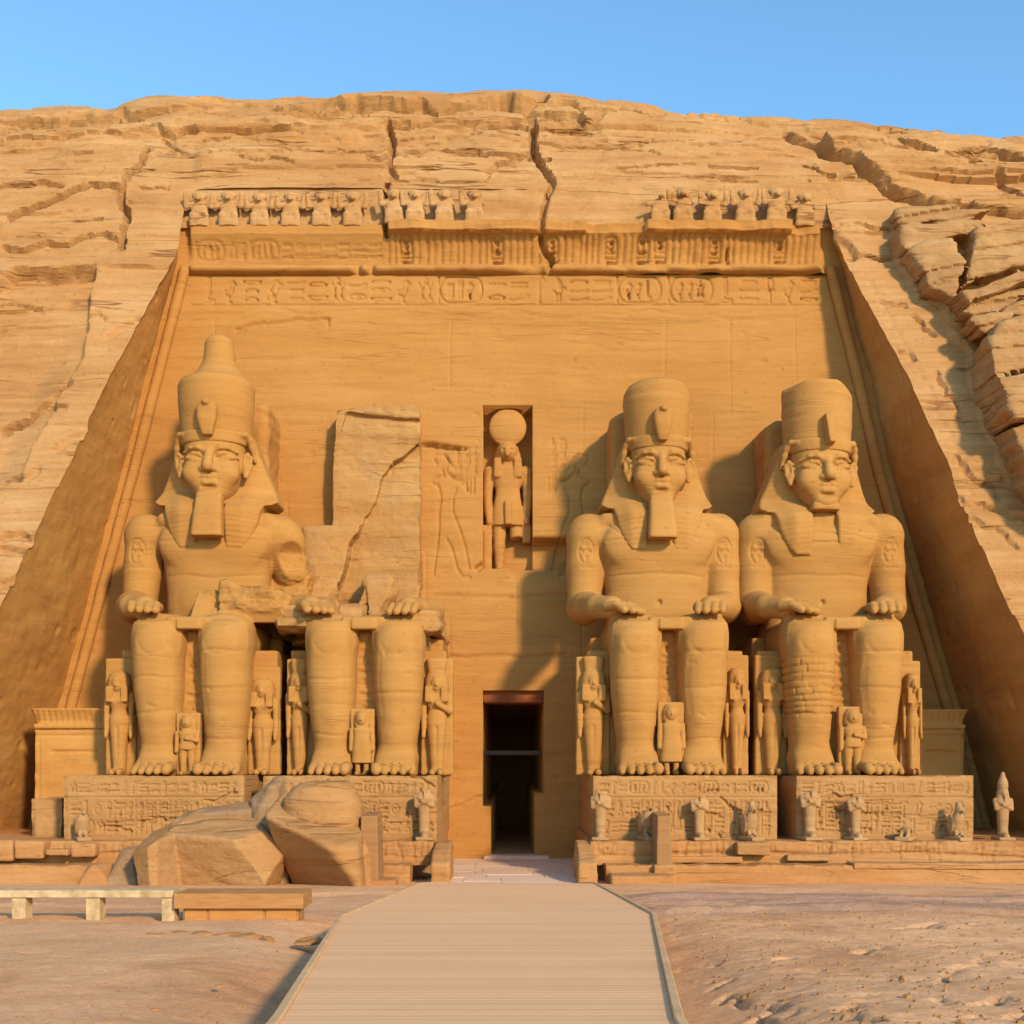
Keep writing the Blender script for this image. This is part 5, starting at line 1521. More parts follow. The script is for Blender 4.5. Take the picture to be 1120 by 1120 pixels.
mesh_obj("body", *sub_mesh(V, Q, ~isd), M_WALL, god)
mesh_obj("sun_disk", *sub_mesh(V, Q, isd), M_WALL, god)

# --- family figures round the legs of the colossi
def place(obj, px, py, Y, rz=0, sc=(1, 1, 1)):
    x, y, z = P(px, py, Y)
    obj.location = (x, y, z); obj.rotation_euler = (0, 0, rz); obj.scale = sc
qa = fin(queen_field(4.3, 1.0, True, True), "queen_statue", M_STAT, None, .02, 611)
qb = fin(queen_field(4.3, 1.0, False, False), "queen_statue", M_STAT, None, .02, 612)
ca = fin(child_field(2.35, True), "child_statue", M_STAT, None, .016, 613)
cb = fin(child_field(2.2, False), "child_statue", M_STAT, None, .016, 614)
qz = CZ - .25
fig = [  # proto, x, y, label
    (qb, -14.25, 41.5, (.9, 1, 1.0), "slim standing figure in shade outside the outer shin of the far left seated king"),
    (qb, -9.05, 41.52, (.95, 1, .93), "standing figure on a slab between the two left kings, beside the tall-crowned one"),
    (qa, -7.70, 41.5, (.82, 1, 1.0), "crowned queen pressed against the outer shin of the headless seated king"),
    (qa, -2.72, 41.35, (.95, 1, 1.0), "sunlit queen with tall flat crown at the headless king's leg nearest the doorway"),
    (qa, 2.95, 41.5, (1.0, 1, 1.02), "queen with wide wig standing half in shade just right of the doorway"),
    (qb, 8.15, 41.5, (.75, 1, 1.03), "slim sunlit queen squeezed beside the inner leg of the bearded domed-crown king"),
    (qb, 9.45, 41.52, (.95, 1, 1.03), "half shaded queen standing outside the rebuilt shin of the beardless king"),
    (qb, 14.5, 41.5, (.6, 1, .98), "narrow queen at the far right seated king's outermost leg, against dark shadow"),
]
seen = set()
for o, x, y, sc, lab in fig:
    q = o if o.name not in seen else o.copy()
    if q is not o: scene.collection.objects.link(q)
    seen.add(o.name)
    q.location = (x, y, qz); q.scale = sc
    tag(q, lab, "statue", "standing family figures beside the seated kings")
seen = set()
for o, x, sc, lab in (
    (cb, -11.46, 1.0, "small child figure with bent arm between the shins of the tall-crowned far left king"),
    (ca, -5.30, 1.0, "small robed child on a slab between the headless king's shins"),
    (ca, 5.62, 1.1, "small robed child between the shins of the bearded domed-crown king"),
    (cb, 12.02, 1.1, "small child figure beside the rebuilt brick-like shin of the beardless king")):
    q = o if o.name not in seen else o.copy()
    if q is not o: scene.collection.objects.link(q)
    seen.add(o.name)
    q.location = (x, 40.35, qz); q.scale = (sc, 1, sc)
    tag(q, lab, "statue", "small child figures between the kings' legs")

# ---------------------------------------------------------------- pedestals and terraces
def ped_relief(x0, x1, z0, z1, seed, figures=True, cw=.36, d=.042):
    def f(D, X, Z):
        r = random.Random(seed)
        glyph_row(D, X, Z, x0 + .2, x1 - .2, z1 - .62, z1 - .22, .045, d, r, .4)
        carve(D, X, Z, [(x0, z1 - .75), (x1, z1 - .75)], .05, d * .7)
        x = x0 + .25
        while x < x1 - .3:
            wd = r.uniform(1.0, 2.2)
            if r.random() < .72:
                glyph_columns(D, X, Z, x, min(x + wd, x1 - .2), z0 + .15, z1 - .85, cw, .044, d * 1.1, r)
            else:
                glyph_row(D, X, Z, x, min(x + wd, x1 - .2), z0 + .75, z1 - .9, .045, d, r); glyph_row(D, X, Z, x, min(x + wd, x1 - .2), z0 + .2, z0 + .65, .043, d, r)
            x += wd
        nr = np.random.default_rng(seed)
        for _ in range(5):
            xx = nr.uniform(x0, x1); zz = nr.uniform(z0, z1)
            carve(D, X, Z, jag([(xx, zz), (xx + nr.uniform(.3, 1.4), zz + nr.normal(0, .15))], .1, nr, 3), .07, .09)
    return f
PT, PB = CZ - .25, CZ - 2.42
def pedestal(x0, x1, label, seed):
    o = ang_panel("pedestal", x0, x1, 39.0, 48.2, PB - .1, PT, .028, ped_relief(x0, x1, PB, PT, seed), M_BASE, None, .05, seed)
    return tag(o, label, "pedestal", "inscribed pedestals under the seated kings")
pedestal(-15.3, -9.15, "inscribed pedestal under the far left king, behind the fallen boulders", 21)
pedestal(-8.5, -2.56, "inscribed pedestal under the headless king, beside the doorway passage", 22)
pedestal(2.78, 9.05, "inscribed pedestal under the bearded king, right of the doorway", 23)
pedestal(9.72, 15.75, "inscribed pedestal under the beardless king at far right", 24)

def terr_relief(x0, x1, z0, z1, seed):
    def f(D, X, Z):
        r = random.Random(seed); nr = np.random.default_rng(seed)
        glyph_row(D, X, Z, x0 + .2, x1 - .2, z0 + (z1 - z0) * .35, z1 - .08, .05, .04, r, .8)
        carve(D, X, Z, jag([(x0, z0 + .16), (x1, z0 + .14)], .01, nr, 5), .06, .10)
        for _ in range(int((x1 - x0) * .8)):
            xx = nr.uniform(x0, x1)
            carve(D, X, Z, jag([(xx, z1), (xx + nr.normal(0, .1), z0)], .05, nr, 3), .045, .06)
        D += .06 * fbm(X * .6, Z * 1.5, seed, 250, 4)
    return f
LZ = CZ - 3.13
def terrace(side, label):
    x0, x1 = (2.62, 24.0) if side > 0 else (-24.0, -2.62)
    root = empty("terrace", ((x0 + x1) / 2, 38, 0), label, "terrace")
    L = lambda a, b: (a - root.location.x, b - root.location.x)
    a, b = L(x0, x1)
    z = 0.0
    o = ang_panel("balustrade", a, b, 0, 10.2, LZ - .1, PB, .05, terr_relief(a, b, LZ, PB, 31 + side), M_TERR, root, .05, 3 + side)
    a2, b2 = L(3.05 if side > 0 else x0, x1 if side > 0 else -3.3)
    o = ang_panel("step", a2, b2, -1.05, .02, -.9, LZ, .05, lambda D, X, Z: np.add(D, .08 * fbm(X * .5, Z * 1.3, side, 260, 4), out=D), M_TERR, root, .06, 6 + side)
    return root
terr_r = terrace(1, "low carved stone terrace with lit front step, right of the passage")
terr_l = terrace(-1, "low carved stone terrace behind the fallen boulders, left of the passage")
bpy.context.view_layer.update()

def rock(name, c, pl, h, mat, label, cat="rock", amp=.05, seed=0, group=None, sharp=.10, rad=4.0, rough=.06, cuts=(), more=(), caps=()):
    """block bounded by planes; c is its ground point"""
    F = Field((-rad, -rad, -.6), (rad, rad, rad * 1.6), h)
    F.planes((0, 0, 0), pl, 0, 'add', rad * 1.6, sharp)
    for p2 in more: F.planes(p2[0], p2[1], .04, 'add', rad * 1.6, sharp)
    for cc, p2 in cuts: F.planes(cc, p2, .06, 'cut', rad * 1.6)
    for pts_, r_ in caps: F.path(pts_, r_, .08, 'cut')
    V, Q = F.mesh()
    a, b, cc = V[Q[:, 0]], V[Q[:, 1]], V[Q[:, 2]]
    if np.einsum('ij,ij->i', a, np.cross(b, cc)).sum() < 0: Q = Q[:, ::-1]
    V = weather(V, Q, amp * .5, seed, 1.0, c, rough)
    o = mesh_obj(name, V, np.ascontiguousarray(Q), mat, None, sharp=33)
    o.location = c
    return tag(o, label, cat, group, "thing")

# slabs lying on the terraces
def slab(px0, px1, py0, py1, Y, depth, label, seed, mat=None, name="stone_slab"):
    x0, _, z1 = P(px0, py0, Y); x1, _, z0 = P(px1, py1, Y)
    o = boxmesh(name, x0, x1, Y, Y + depth, z0, z1, mat or M_TERR, None, .03, seed, .035, .09)
    return tag(o, label, "stone slab", None, "thing")
slab(934, 1135, 944, 951, 36.85, .9, "long pale slab capping the right terrace step at the photo's edge", 1)
slab(861, 911, 935, 942, 37.7, .35, "short lit slab lying against the right terrace below the dark gap", 2)
slab(716, 812, 937, 944, 37.65, .4, "worn ledge slab on the right terrace between the stele and rounded block", 3)
slab(806, 843, 921, 936, 37.55, .5, "rounded weathered block on the right terrace below a falcon", 4, M_ROCK)
slab(-20, 13, 919, 942, 37.4, .6, "leftmost squared block on top of the left terrace step", 5)
slab(15, 47, 920, 940, 37.45, .6, "second squared block along the top of the left terrace step", 6)
slab(50, 74, 929, 936, 37.3, .6, "thin lit slab on the left terrace beside the squared blocks", 7)
slab(77, 104, 922, 938, 37.5, .5, "reddish block on the left terrace below the broken falcon", 8)

# passage parapets
def parapet(side, label):
    F = Field((-.6, -1.6, -.3), (.6, 1.7, 1.6), .045)
    F.planes((0, 0, 0), [((-1, 0, .02), .30), ((1, 0, .02), .30), ((0, -1, .06), 1.3), ((0, 1, 0), 1.4), ((0, -.36, 1), 1.02), ((0, -.05, 1), 1.18), ((0, 0, -1), .3)], 0, 'add', 4, .06)
    V, Q = F.mesh()
    a, b, c = V[Q[:, 0]], V[Q[:, 1]], V[Q[:, 2]]
    if np.einsum('ij,ij->i', a, np.cross(b, c)).sum() < 0: Q = Q[:, ::-1]
    V = weather(V, Q, .03, 40 + side, 1, (side, 0, 0), .07)
    o = mesh_obj("parapet", V, np.ascontiguousarray(Q), M_TERR, None)
    o.location = (2.42 if side > 0 else -2.30, 37.75, .02)
    return tag(o, label, "parapet", "sloping parapets at the mouth of the passage")
parapet(1, "sloping stone parapet on the right edge of the passage to the door")
parapet(-1, "weathered stone parapet stub on the left edge of the passage to the door")
slab(668, 736, 958, 982, 35.9, 1.1, "low reddish stone slab at the foot of the right stele", 9, M_TERR)

# steles
M_POST = sandstone("stele_stone", (0.33, 0.165, 0.062), (0.40, 0.21, 0.085), (0.46, 0.26, 0.11), 2.0, .2, 1.0)
def stele(px0, px1, py0, py1, Y, label, seed, plinth=None):
    x0, _, z1 = P(px0, py0, Y); x1, _, z0 = P(px1, py1, Y)
    root = empty("stele", ((x0 + x1) / 2, Y, z0), label, "stele", "plain upright steles flanking the passage")
    w_ = (x1 - x0) / 2
    F = Field((-w_ - .1, -.1, -.1), (w_ + .1, 1.55, z1 - z0 + .15), .03)
    F.planes((0, .35, 0), [((-1, 0, .02), w_), ((1, 0, .02), w_), ((0, -1, .015), .36), ((0, 1, 0), 1.1), ((0, -.06, 1), z1 - z0), ((0, 0, -1), .05)], 0, 'add', 5, .03)
    V, Q = F.mesh(); a, b, c = V[Q[:, 0]], V[Q[:, 1]], V[Q[:, 2]]
    if np.einsum('ij,ij->i', a, np.cross(b, c)).sum() < 0: Q = Q[:, ::-1]
    mesh_obj("shaft", weather(V, Q, .012, seed, 1, root.location), np.ascontiguousarray(Q), M_POST, root)
    if plinth:
        hw, h0, h1 = plinth
        F = Field((-hw - .1, -.35, h0 - .1), (hw + .1, .9, h1 + .1), .04)
        F.box((-hw, -.22, h0), (hw, .8, h1), .05)
        V, Q = F.mesh(); a, b, c = V[Q[:, 0]], V[Q[:, 1]], V[Q[:, 2]]
        if np.einsum('ij,ij->i', a, np.cross(b, c)).sum() < 0: Q = Q[:, ::-1]
        mesh_obj("plinth", weather(V, Q, .03, seed + 1, 1, root.location, .06), np.ascontiguousarray(Q), M_TERR, root)
    return root
stele(718, 735, 892, 946, 36.9, "plain upright stele on a block plinth right of the passage", 61, (.36, -.75, .02))
stele(393, 414, 892, 966, 35.2, "plain upright stele between the fallen crown and the passage", 62, (.85, -.25, .12))

# small statues along the terraces
M_PINK = sandstone("small_statue_stone", (0.38, 0.20, 0.082), (0.48, 0.275, 0.118), (0.57, 0.355, 0.165), 2.0, .25, 1.0)
fa = fin(falcon_field(True), "falcon_statue", M_PINK, None, .01, 701)
fb = fin(falcon_field(False, 1.02), "falcon_statue", M_PINK, None, .01, 702, .02)
fc = fin(falcon_field(False, .42), "falcon_statue", M_PINK, None, .01, 703, .02)
ka = fin(king_field(True), "king_statuette", M_PINK, None, .01, 704)
kb = fin(king_field(False, 1.62), "king_statuette", M_PINK, None, .01, 705, .02)
seen = set()
for o, px, Y, rz, sc, lab in (
    (fa, 820, 38.55, .35, .92, "stone falcon perched above the rounded block, between the stele and the dark gap"),
    (fa, 1046, 38.55, .25, .90, "stone falcon at the far right corner of the inscribed pedestal"),
    (fb, 90, 38.55, .5, .86, "headless pinkish falcon alone on the left terrace"),
    (fc, 990, 38.55, -.5, .95, "low broken stump of a falcon between two small statues at right"),
    (fb, 708, 38.60, .3, 1.0, "broken falcon half hidden behind the right stele"),
    (ka, 1097, 38.6, 0, .93, "standing king statuette with pointed crown at far right against dark shade"),
    (kb, 765, 38.62, .1, .90, "headless king statuette just right of the stele"),
    (kb, 886, 38.62, .1, 1.02, "headless king statuette right beside the dark gap between pedestals"),
    (kb, 936, 38.62, .2, .90, "small headless king statuette midway along the far right pedestal"),
    (kb, 657, 38.62, -.1, .98, "headless king statuette at the pedestal corner beside the passage"),
    (kb, 464, 38.62, .1, 1.02, "headless king statuette left of the passage, behind the left parapet")):
    q = o if o.name not in seen else o.copy()
    if q is not o: scene.collection.objects.link(q)
    seen.add(o.name)
    q.location = ((px - CX) * Y / FPX, Y, PB - .02); q.rotation_euler = (0, 0, rz); q.scale = (sc, sc, sc)
    tag(q, lab, "statue", "small statues lined along the terraces")

# side chapels
def chapel(x0, x1, y0, z1, label, seed):
    root = empty("side_chapel", ((x0 + x1) / 2, y0, 0), label, "chapel")
    hw = (x1 - x0) / 2
    def rel(D, X, Z):
        carve(D, X, Z, [(-hw, z1 - 1.02), (hw, z1 - 1.02)], .05, .05)
        carve(D, X, Z, [(-hw * .55, z1 - 1.62), (hw * .6, z1 - 1.62)], .07, .10)
        carve(D, X, Z, [(-hw * .9, 1.2), (-hw * .9, z1 - 1.1)], .05, .04)
        D += .04 * fbm(X, Z * 1.4, seed, 270, 4)
    ang_panel("wall", -hw, hw, 0, 4.6, .9, z1 - .74, .05, rel, M_SIDE, root, .04, 8)
    # cavetto cornice with beads
    F = Field((-hw - .35, -.35, z1 - .8), (hw + .35, 4.7, z1 + .1), .06)
    F.box((-hw - .05, -.08, z1 - .76), (hw + .05, 4.6, z1 - .58), .05)
    F.loft(2, [z1 - .60, z1 - .4, z1 - .15, z1], 0, 2.3, [hw + .0, hw + .04, hw + .14, hw + .22], [2.32, 2.36, 2.46, 2.52], 14)
    V, Q = F.mesh(); a, b, c = V[Q[:, 0]], V[Q[:, 1]], V[Q[:, 2]]
    if np.einsum('ij,ij->i', a, np.cross(b, c)).sum() < 0: Q = Q[:, ::-1]
    st = [[(-hw - .1 + i * .22, z1 - .48), (-hw - .1 + i * .22, z1 - .1)] for i in range(int(hw * 2 / .22) + 1)]
    V = carve_mesh(V, Q, st, .06, .05)
    mesh_obj("cornice", weather(V, Q, .02, seed, 1, root.location), np.ascontiguousarray(Q), M_SIDE, root)
    return root
chapel(-17.95, -15.05, 43.0, CZ + 2.24, "small carved chapel block with beaded cornice, left of the far left king", 81)
chapel(15.6, 17.4, 44.0, CZ + 2.26, "dim small chapel block in deep shade right of the beardless king", 82)
x0, _, zt = P(34, 872, 40.6); x1, _, _ = P(67, 872, 40.6)
o = ang_panel("stone_block", x0, x1, 40.6, 43.0, PB - .1, zt, .05, lambda D, X, Z: np.add(D, .08 * fbm(X * 1.2, Z * 1.4, 5, 271, 4), out=D), M_BASE, None, .08, 11)
tag(o, "worn upright stone block below the left chapel, beside the pedestal", "stone block")
# ---------------------------------------------------------------- fallen pieces in front of the left terrace
def gz_at(y):                 # ground height
    return CZ + np.where(np.asarray(y, float) < 37, -1.446 - .0615 * np.asarray(y, float), -3.7215)
def gp(px, py):               # photo point on the ground
    q = (py - HOR) / FPX
    d = 1.446 / (q - .0615) if q > .1006 else 3.7215 / q
    return ((px - CX) * d / FPX, d)

rock("fallen_boulder", (-9.15, 35.6, .0),
     [((-1, -.05, -.20), 2.15), ((-.72, -1, -.10), 2.12), ((.02, -.26, 1), 1.78), ((-.5, -.2, 1), 2.25), ((0, 1, 0), 1.8), ((0, 0, -1), .4),
      ((.12, -1, -.12), 1.30), ((.10, -1, .75), 1.95), ((.75, -.75, .55), 1.85), ((1, -.1, -.35), 1.62), ((.8, .1, 1), 2.3)],
     .042, M_ROCK, "huge angular fallen boulder with pale flat top, behind the bench and wooden box", "boulder", .04, 91, None, .02, 3.1, .085,
     cuts=[((-.62, -1.42, 1.55), [((.50, .62, .60), 0), ((-.88, .30, -.40), .20)]),
           ((-.2, -.9, 1.95), [((.3, 1, .25), .0), ((-1, .3, 0), 1.1), ((1, 0, 0), 2.2)])],
     caps=[([(-1.45, -1.75, -.3), (-1.40, -1.70, 1.8)], [.42, .34])])
rock("fallen_slab", (-9.45, 37.2, .9),
     [((-1, 0, .35), 1.75), ((1, 0, 0), 1.45), ((0, -1, .2), .6), ((0, 1, 0), .55), ((-.10, -.25, 1), 1.42), ((0, 0, -1), .9), ((-.3, -.2, 1), 1.55)],
     .055, M_GREY, "weathered grey-topped slab wedged behind the huge boulder", "stone slab", .04, 92, None, .06, 2.4, .06)
rock("fallen_rock", (-7.75, 36.9, .2),
     [((-1, -.1, -.1), .50), ((1, 0, .12), .62), ((0, -1, .15), .7), ((0, 1, 0), .9), ((-.7, -.2, 1), 2.45), ((.35, -.3, 1), 2.75), ((0, 0, -1), .7), ((-1, -1, .5), 1.2), ((.7, -1, .2), .75)],
     .05, M_GREY, "tall lumpy grey rock between the huge boulder and the fallen crown", "rock", .06, 93, None, .10, 3.2, .13)
rock("fallen_rock", (-12.15, 36.1, .0),
     [((-1, 0, .35), .62), ((1, 0, .25), .55), ((0, -1, .3), .6), ((0, 1, 0), .6), ((0, -.2, 1), 1.12), ((0, 0, -1), .3), ((-.6, -.6, .6), .78), ((.6, -.5, .6), .80)],
     .045, M_GREY, "dark grey conical rock touching the huge boulder's left side", "rock", .05, 94, None, .12, 1.6, .10)
rock("fallen_rock", (-13.05, 35.9, -.02),
     [((-1, 0, .2), .48), ((1, 0, .2), .50), ((0, -1, .2), .45), ((0, 1, 0), .5), ((0, -.1, 1), .70), ((0, 0, -1), .3), ((-.7, -.3, .8), .62), ((.6, -.3, .8), .64)],
     .04, M_TERR, "rounded orange rock in front of the left terrace wall", "rock", .05, 95, None, .14, 1.3, .08)

# the fallen crowned head: drum of the crown with the brow lip, tilted
root = empty("statue_fragment", (-5.72, 35.55, .0), "fallen broken crown of the headless king, drum-shaped with a slanting lip, beside the stele", "broken statue")
F = Field((-2.4, -2.1, -.4), (2.0, 1.6, 3.6), .042)
F.planes((0, 0, 0), [((-.55, -.60, -.58), .20), ((.55, -.85, .02), 1.90), ((1, .0, .08), 1.25), ((0, 1, 0), 1.35), ((-1, .12, -.15), 1.42), ((.22, -.34, 1), 2.02), ((0, 0, -1), .4)], 0, 'add', 4, .22)
D_ = Field((-2.2, -2.0, -.4), (2.0, 2.0, 3.7), .045)
D_.loft(2, [1.1, 1.6, 2.2, 2.7, 3.05, 3.25, 3.34], [-.2, -.2, -.22, -.22, -.2, -.15, -.15], .35, [1.22, 1.26, 1.28, 1.22, 1.02, .75, .4], [.98, 1.0, 1.0, .95, .85, .65, .35], 2.3)
D_.planes((.9, -.7, 2.9), [((-.8, .5, -.8), .1)], .05, 'cut', 3)
V, Q = F.mesh(); a, b, c = V[Q[:, 0]], V[Q[:, 1]], V[Q[:, 2]]
if np.einsum('ij,ij->i', a, np.cross(b, c)).sum() < 0: Q = Q[:, ::-1]
mesh_obj("drum", weather(V, Q, .02, 96, 1, root.location, .03), np.ascontiguousarray(Q), M_ROCK, root)
V, Q = D_.mesh(); a, b, c = V[Q[:, 0]], V[Q[:, 1]], V[Q[:, 2]]
if np.einsum('ij,ij->i', a, np.cross(b, c)).sum() < 0: Q = Q[:, ::-1]
mesh_obj("dome", weather(V, Q, .03, 97, 1, root.location, .09), np.ascontiguousarray(Q), M_ROCK, root)
rock("stone_block", (-4.62, 35.55, .0), [((-1, 0, 0), .55), ((1, .1, .05), .30), ((0, -1, .05), .62), ((0, 1, 0), .7), ((.05, -.1, 1), 1.72), ((0, 0, -1), .4), ((1, -.9, .3), .62)],
     .045, M_ROCK, "upright worn block squeezed between the fallen crown and the left stele", "stone block", .04, 98, None, .06, 2.0, .05)

# ---------------------------------------------------------------- ground
def ground_mat():
    m = bpy.data.materials.new("pinkish_ground"); m.use_nodes = True
    t = m.node_tree; N = t.nodes; L = t.links
    b = N["Principled BSDF"]; b.inputs["Roughness"].default_value = .95; b.inputs["Specular IOR Level"].default_value = .1
    g = N.new("ShaderNodeNewGeometry")
    def noise(sc, scale, det=8, rough=.65, dist=.3):
        mp = N.new("ShaderNodeMapping"); mp.inputs["Scale"].default_value = sc; L.new(g.outputs["Position"], mp.inputs["Vector"])
        n = N.new("ShaderNodeTexNoise"); n.inputs["Scale"].default_value = scale; n.inputs["Detail"].default_value = det
        n.inputs["Roughness"].default_value = rough; n.inputs["Distortion"].default_value = dist
        L.new(mp.outputs[0], n.inputs["Vector"]); return n.outputs["Fac"]
    def ramp(f, *st):
        r = N.new("ShaderNodeValToRGB"); e = r.color_ramp.elements
        e[0].position, e[0].color = st[0][0], (*st[0][1], 1); e[1].position, e[1].color = st[-1][0], (*st[-1][1], 1)
        for p, c in st[1:-1]:
            k = e.new(p); k.color = (*c, 1)
        L.new(f, r.inputs[0]); return r.outputs[0]
    def mix(f, a, c):
        x = N.new("ShaderNodeMixRGB")
        L.new(f, x.inputs[0])
        for i, v in ((1, a), (2, c)):
            if isinstance(v, tuple): x.inputs[i].default_value = (*v, 1)
            else: L.new(v, x.inputs[i])
        return x.outputs[0]
    base = ramp(noise((.5, .5, .5), .8), (.30, (.57, .285, .130)), (.5, (.79, .43, .205)), (.72, (.85, .505, .262)))
    och = ramp(noise((.25, .5, .5), .9), (.50, (0, 0, 0)), (.66, (.75, .75, .75)))
    col = mix(och, base, (.68, .40, .20))
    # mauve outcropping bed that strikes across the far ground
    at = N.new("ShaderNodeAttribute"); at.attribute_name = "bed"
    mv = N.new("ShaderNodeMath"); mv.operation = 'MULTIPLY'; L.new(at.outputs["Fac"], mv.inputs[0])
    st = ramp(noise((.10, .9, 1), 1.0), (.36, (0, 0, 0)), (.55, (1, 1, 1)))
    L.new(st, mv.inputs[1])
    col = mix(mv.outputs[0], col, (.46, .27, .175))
    fine = ramp(noise((1, 1, 1), 14, 4), (.25, (.45, .43, .42)), (.75, (1.3, 1.3, 1.3)))
    mu = N.new("ShaderNodeMixRGB"); mu.blend_type = 'MULTIPLY'; mu.inputs[0].default_value = .45
    L.new(col, mu.inputs[1]); L.new(fine, mu.inputs[2])
    L.new(mu.outputs[0], b.inputs["Base Color"])
    bp = N.new("ShaderNodeBump"); bp.inputs["Strength"].default_value = .6; bp.inputs["Distance"].default_value = .10
    L.new(noise((1, 1.2, 1), 3.0, 12, .78, .6), bp.inputs["Height"]); L.new(bp.outputs[0], b.inputs["Normal"])
    return m
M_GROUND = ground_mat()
xs = np.concatenate([-np.geomspace(400, 14.2, 40), np.arange(-14, 14.01, .065), np.geomspace(14.2, 400, 40)])
ys = np.concatenate([-np.geomspace(400, 3, 16), [0, 2.5, 4, 5], np.geomspace(5.6, 50, 420), [60, 90]])
X, Yg = np.meshgrid(xs, ys); xf, yf = X.ravel().astype(np.float32), Yg.ravel().astype(np.float32)
Z = gz_at(np.clip(yf, -30, None)).astype(np.float32)
nr_ = np.random.default_rng(77)
D = np.zeros_like(xf)
near = sstep(36, 30, yf)
rr = sstep(1.0, 2.4, xf - .02 * yf) * near
D += near * (.10 * fbm(xf * .18, yf * .18, 0, 300, 3) + .035 * fbm(xf * .8, yf * .8, 0, 301, 4))
D += rr * (.05 * fbm(xf * .45, yf * .55, 0, 302, 5, .55) + .055 * fbm(xf * 1.5, yf * 1.7, 0, 303, 6, .74))
wz = fbm(xf * .35, yf * .5, 0, 304, 4); st_ = np.floor(wz / .16) * .16
D += rr * .10 * (st_ - wz) * sstep(-.1, .2, fbm(xf * .2, yf * .2, 3, 305, 3))
D += (1 - rr) * near * .02 * fbm(xf * 3, yf * 3, 0, 306, 3)
for q, wd, dp in (([(797, 1070), (810, 1080), (824, 1091), (841, 1104), (838, 1116)], .11, .16), ([(899, 1106), (929, 1109), (945, 1112), (962, 1117)], .12, .16), ([(827, 1046), (845, 1048), (863, 1046)], .16, .12), ([(940, 1042), (950, 1040), (959, 1044)], .16, .14),
                  ([(936, 1090), (930, 1102), (924, 1116)], .07, .10), ([(858, 1085), (862, 1096)], .06, .10), ([(780, 1062), (800, 1058)], .12, .1), ([(730, 1040), (790, 1045), (830, 1046)], .14, .06), ([(970, 1040), (1040, 1030), (1100, 1036)], .2, .06),
                  ([(880, 1060), (960, 1064), (1050, 1072)], .12, .06), ([(1030, 1092), (1060, 1098), (1095, 1092)], .12, .12), ([(1000, 1075), (1075, 1050)], .1, .06), ([(1060, 1112), (1120, 1104)], .1, .1), ([(985, 1016), (1030, 1011), (1075, 1012)], .35, .12)):
    carve(D, xf, yf, jag([gp(*p) for p in q], .16, nr_, 4), wd * .42, dp * .7)
# low ledges running across the far ground
for py, a in ((979, .10), (986, .12), (994, .10), (1001, .12), (1013, .10)):
    d0 = gp(560, py)[1]
    w_ = d0 + 1.2 * fbm(xf * .12, d0, 0, 310 + py, 4)
    D += a * sstep(.0, .5, yf - w_) * sstep(3.5, .6, yf - w_) * near * sstep(2.0, 3.0, np.abs(xf)) * sstep(-.3, .2, vnoise(xf * .2, py, 0, 311))
# hollow along the left of the boardwalk
lx = np.interp(yf, [3, 7.74, 17.8, 30], [-1.3, -1.62, -2.63, -2.4])
D -= .26 * sstep(-1.6, .1, xf - lx) * sstep(26, 18, yf) * (xf < 4) * sstep(3.2, 1.2, xf)
D -= .10 * sstep(-1.0, .2, xf) * sstep(3, 1.6, xf) * sstep(26, 18, yf)
Zf = Z + D - .02 * (yf > 36.5)
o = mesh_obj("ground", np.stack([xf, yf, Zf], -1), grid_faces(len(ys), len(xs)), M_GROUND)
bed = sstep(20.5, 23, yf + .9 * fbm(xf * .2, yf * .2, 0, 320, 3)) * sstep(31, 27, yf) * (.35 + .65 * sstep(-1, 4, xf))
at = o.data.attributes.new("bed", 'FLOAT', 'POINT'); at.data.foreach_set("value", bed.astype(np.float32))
tag(o, "pinkish sandy rock ground sloping gently down to the temple", "ground", None, "structure")

# stone floor of the passage
M_FLOOR = sandstone("passage_floor_stone", (0.70, 0.46, 0.31), (0.88, 0.61, 0.42), (0.95, 0.70, 0.52), 1.0, .3, 1.3)
V = []; Fq = []
rg = random.Random(4); y = 36.2
while y < 47.4:
    dy = rg.uniform(.9, 1.5); x = -2.55 + rg.uniform(-.3, 0)
    while x < 2.7:
        dx = rg.uniform(1.0, 2.1); z = .03 + rg.uniform(-.012, .012)
        b0 = len(V)
        for (xx, yy, zz) in ((x, y, -.3), (min(x + dx, 2.75) - .02, y, -.3), (min(x + dx, 2.75) - .02, y + dy - .025, -.3), (x, y + dy - .025, -.3)):
            V.append((xx, yy, zz))
        V += [(p[0], p[1], z) for p in V[b0:b0 + 4]]
        Fq += [(b0 + 4, b0 + 5, b0 + 6, b0 + 7), (b0, b0 + 1, b0 + 5, b0 + 4), (b0 + 1, b0 + 2, b0 + 6, b0 + 5), (b0 + 2, b0 + 3, b0 + 7, b0 + 6), (b0 + 3, b0, b0 + 4, b0 + 7)]
        x += dx
    y += dy
o = mesh_obj("pavement", V, Fq, M_FLOOR, None, False)
tag(o, "pale flagstone pavement of the passage to the doorway", "pavement", None, "structure")
o = boxmesh("threshold", DPX0 - .3, DPX1 + .6, 46.1, 47.4, -.2, .16, M_FLOOR, None, .03, 5, .02, .06)
tag(o, "worn stone threshold step in front of the dark doorway", "step")

import bmesh
def wbox(name, lo, hi, mat, root, bev=.012):
    bm = bmesh.new(); bmesh.ops.create_cube(bm, size=1)
    o = np.array(root.location) if root is not None else np.zeros(3)
    for v in bm.verts:
        v.co = [(lo[i] + hi[i]) / 2 - o[i] + v.co[i] * (hi[i] - lo[i]) for i in range(3)]
    bmesh.ops.bevel(bm, geom=bm.edges[:], offset=bev, segments=2, profile=.6, affect='EDGES')
    me = bpy.data.meshes.new(name); bm.to_mesh(me); bm.free(); me.materials.append(mat)
    ob = bpy.data.objects.new(name, me); scene.collection.objects.link(ob); ob.parent = root
    return ob
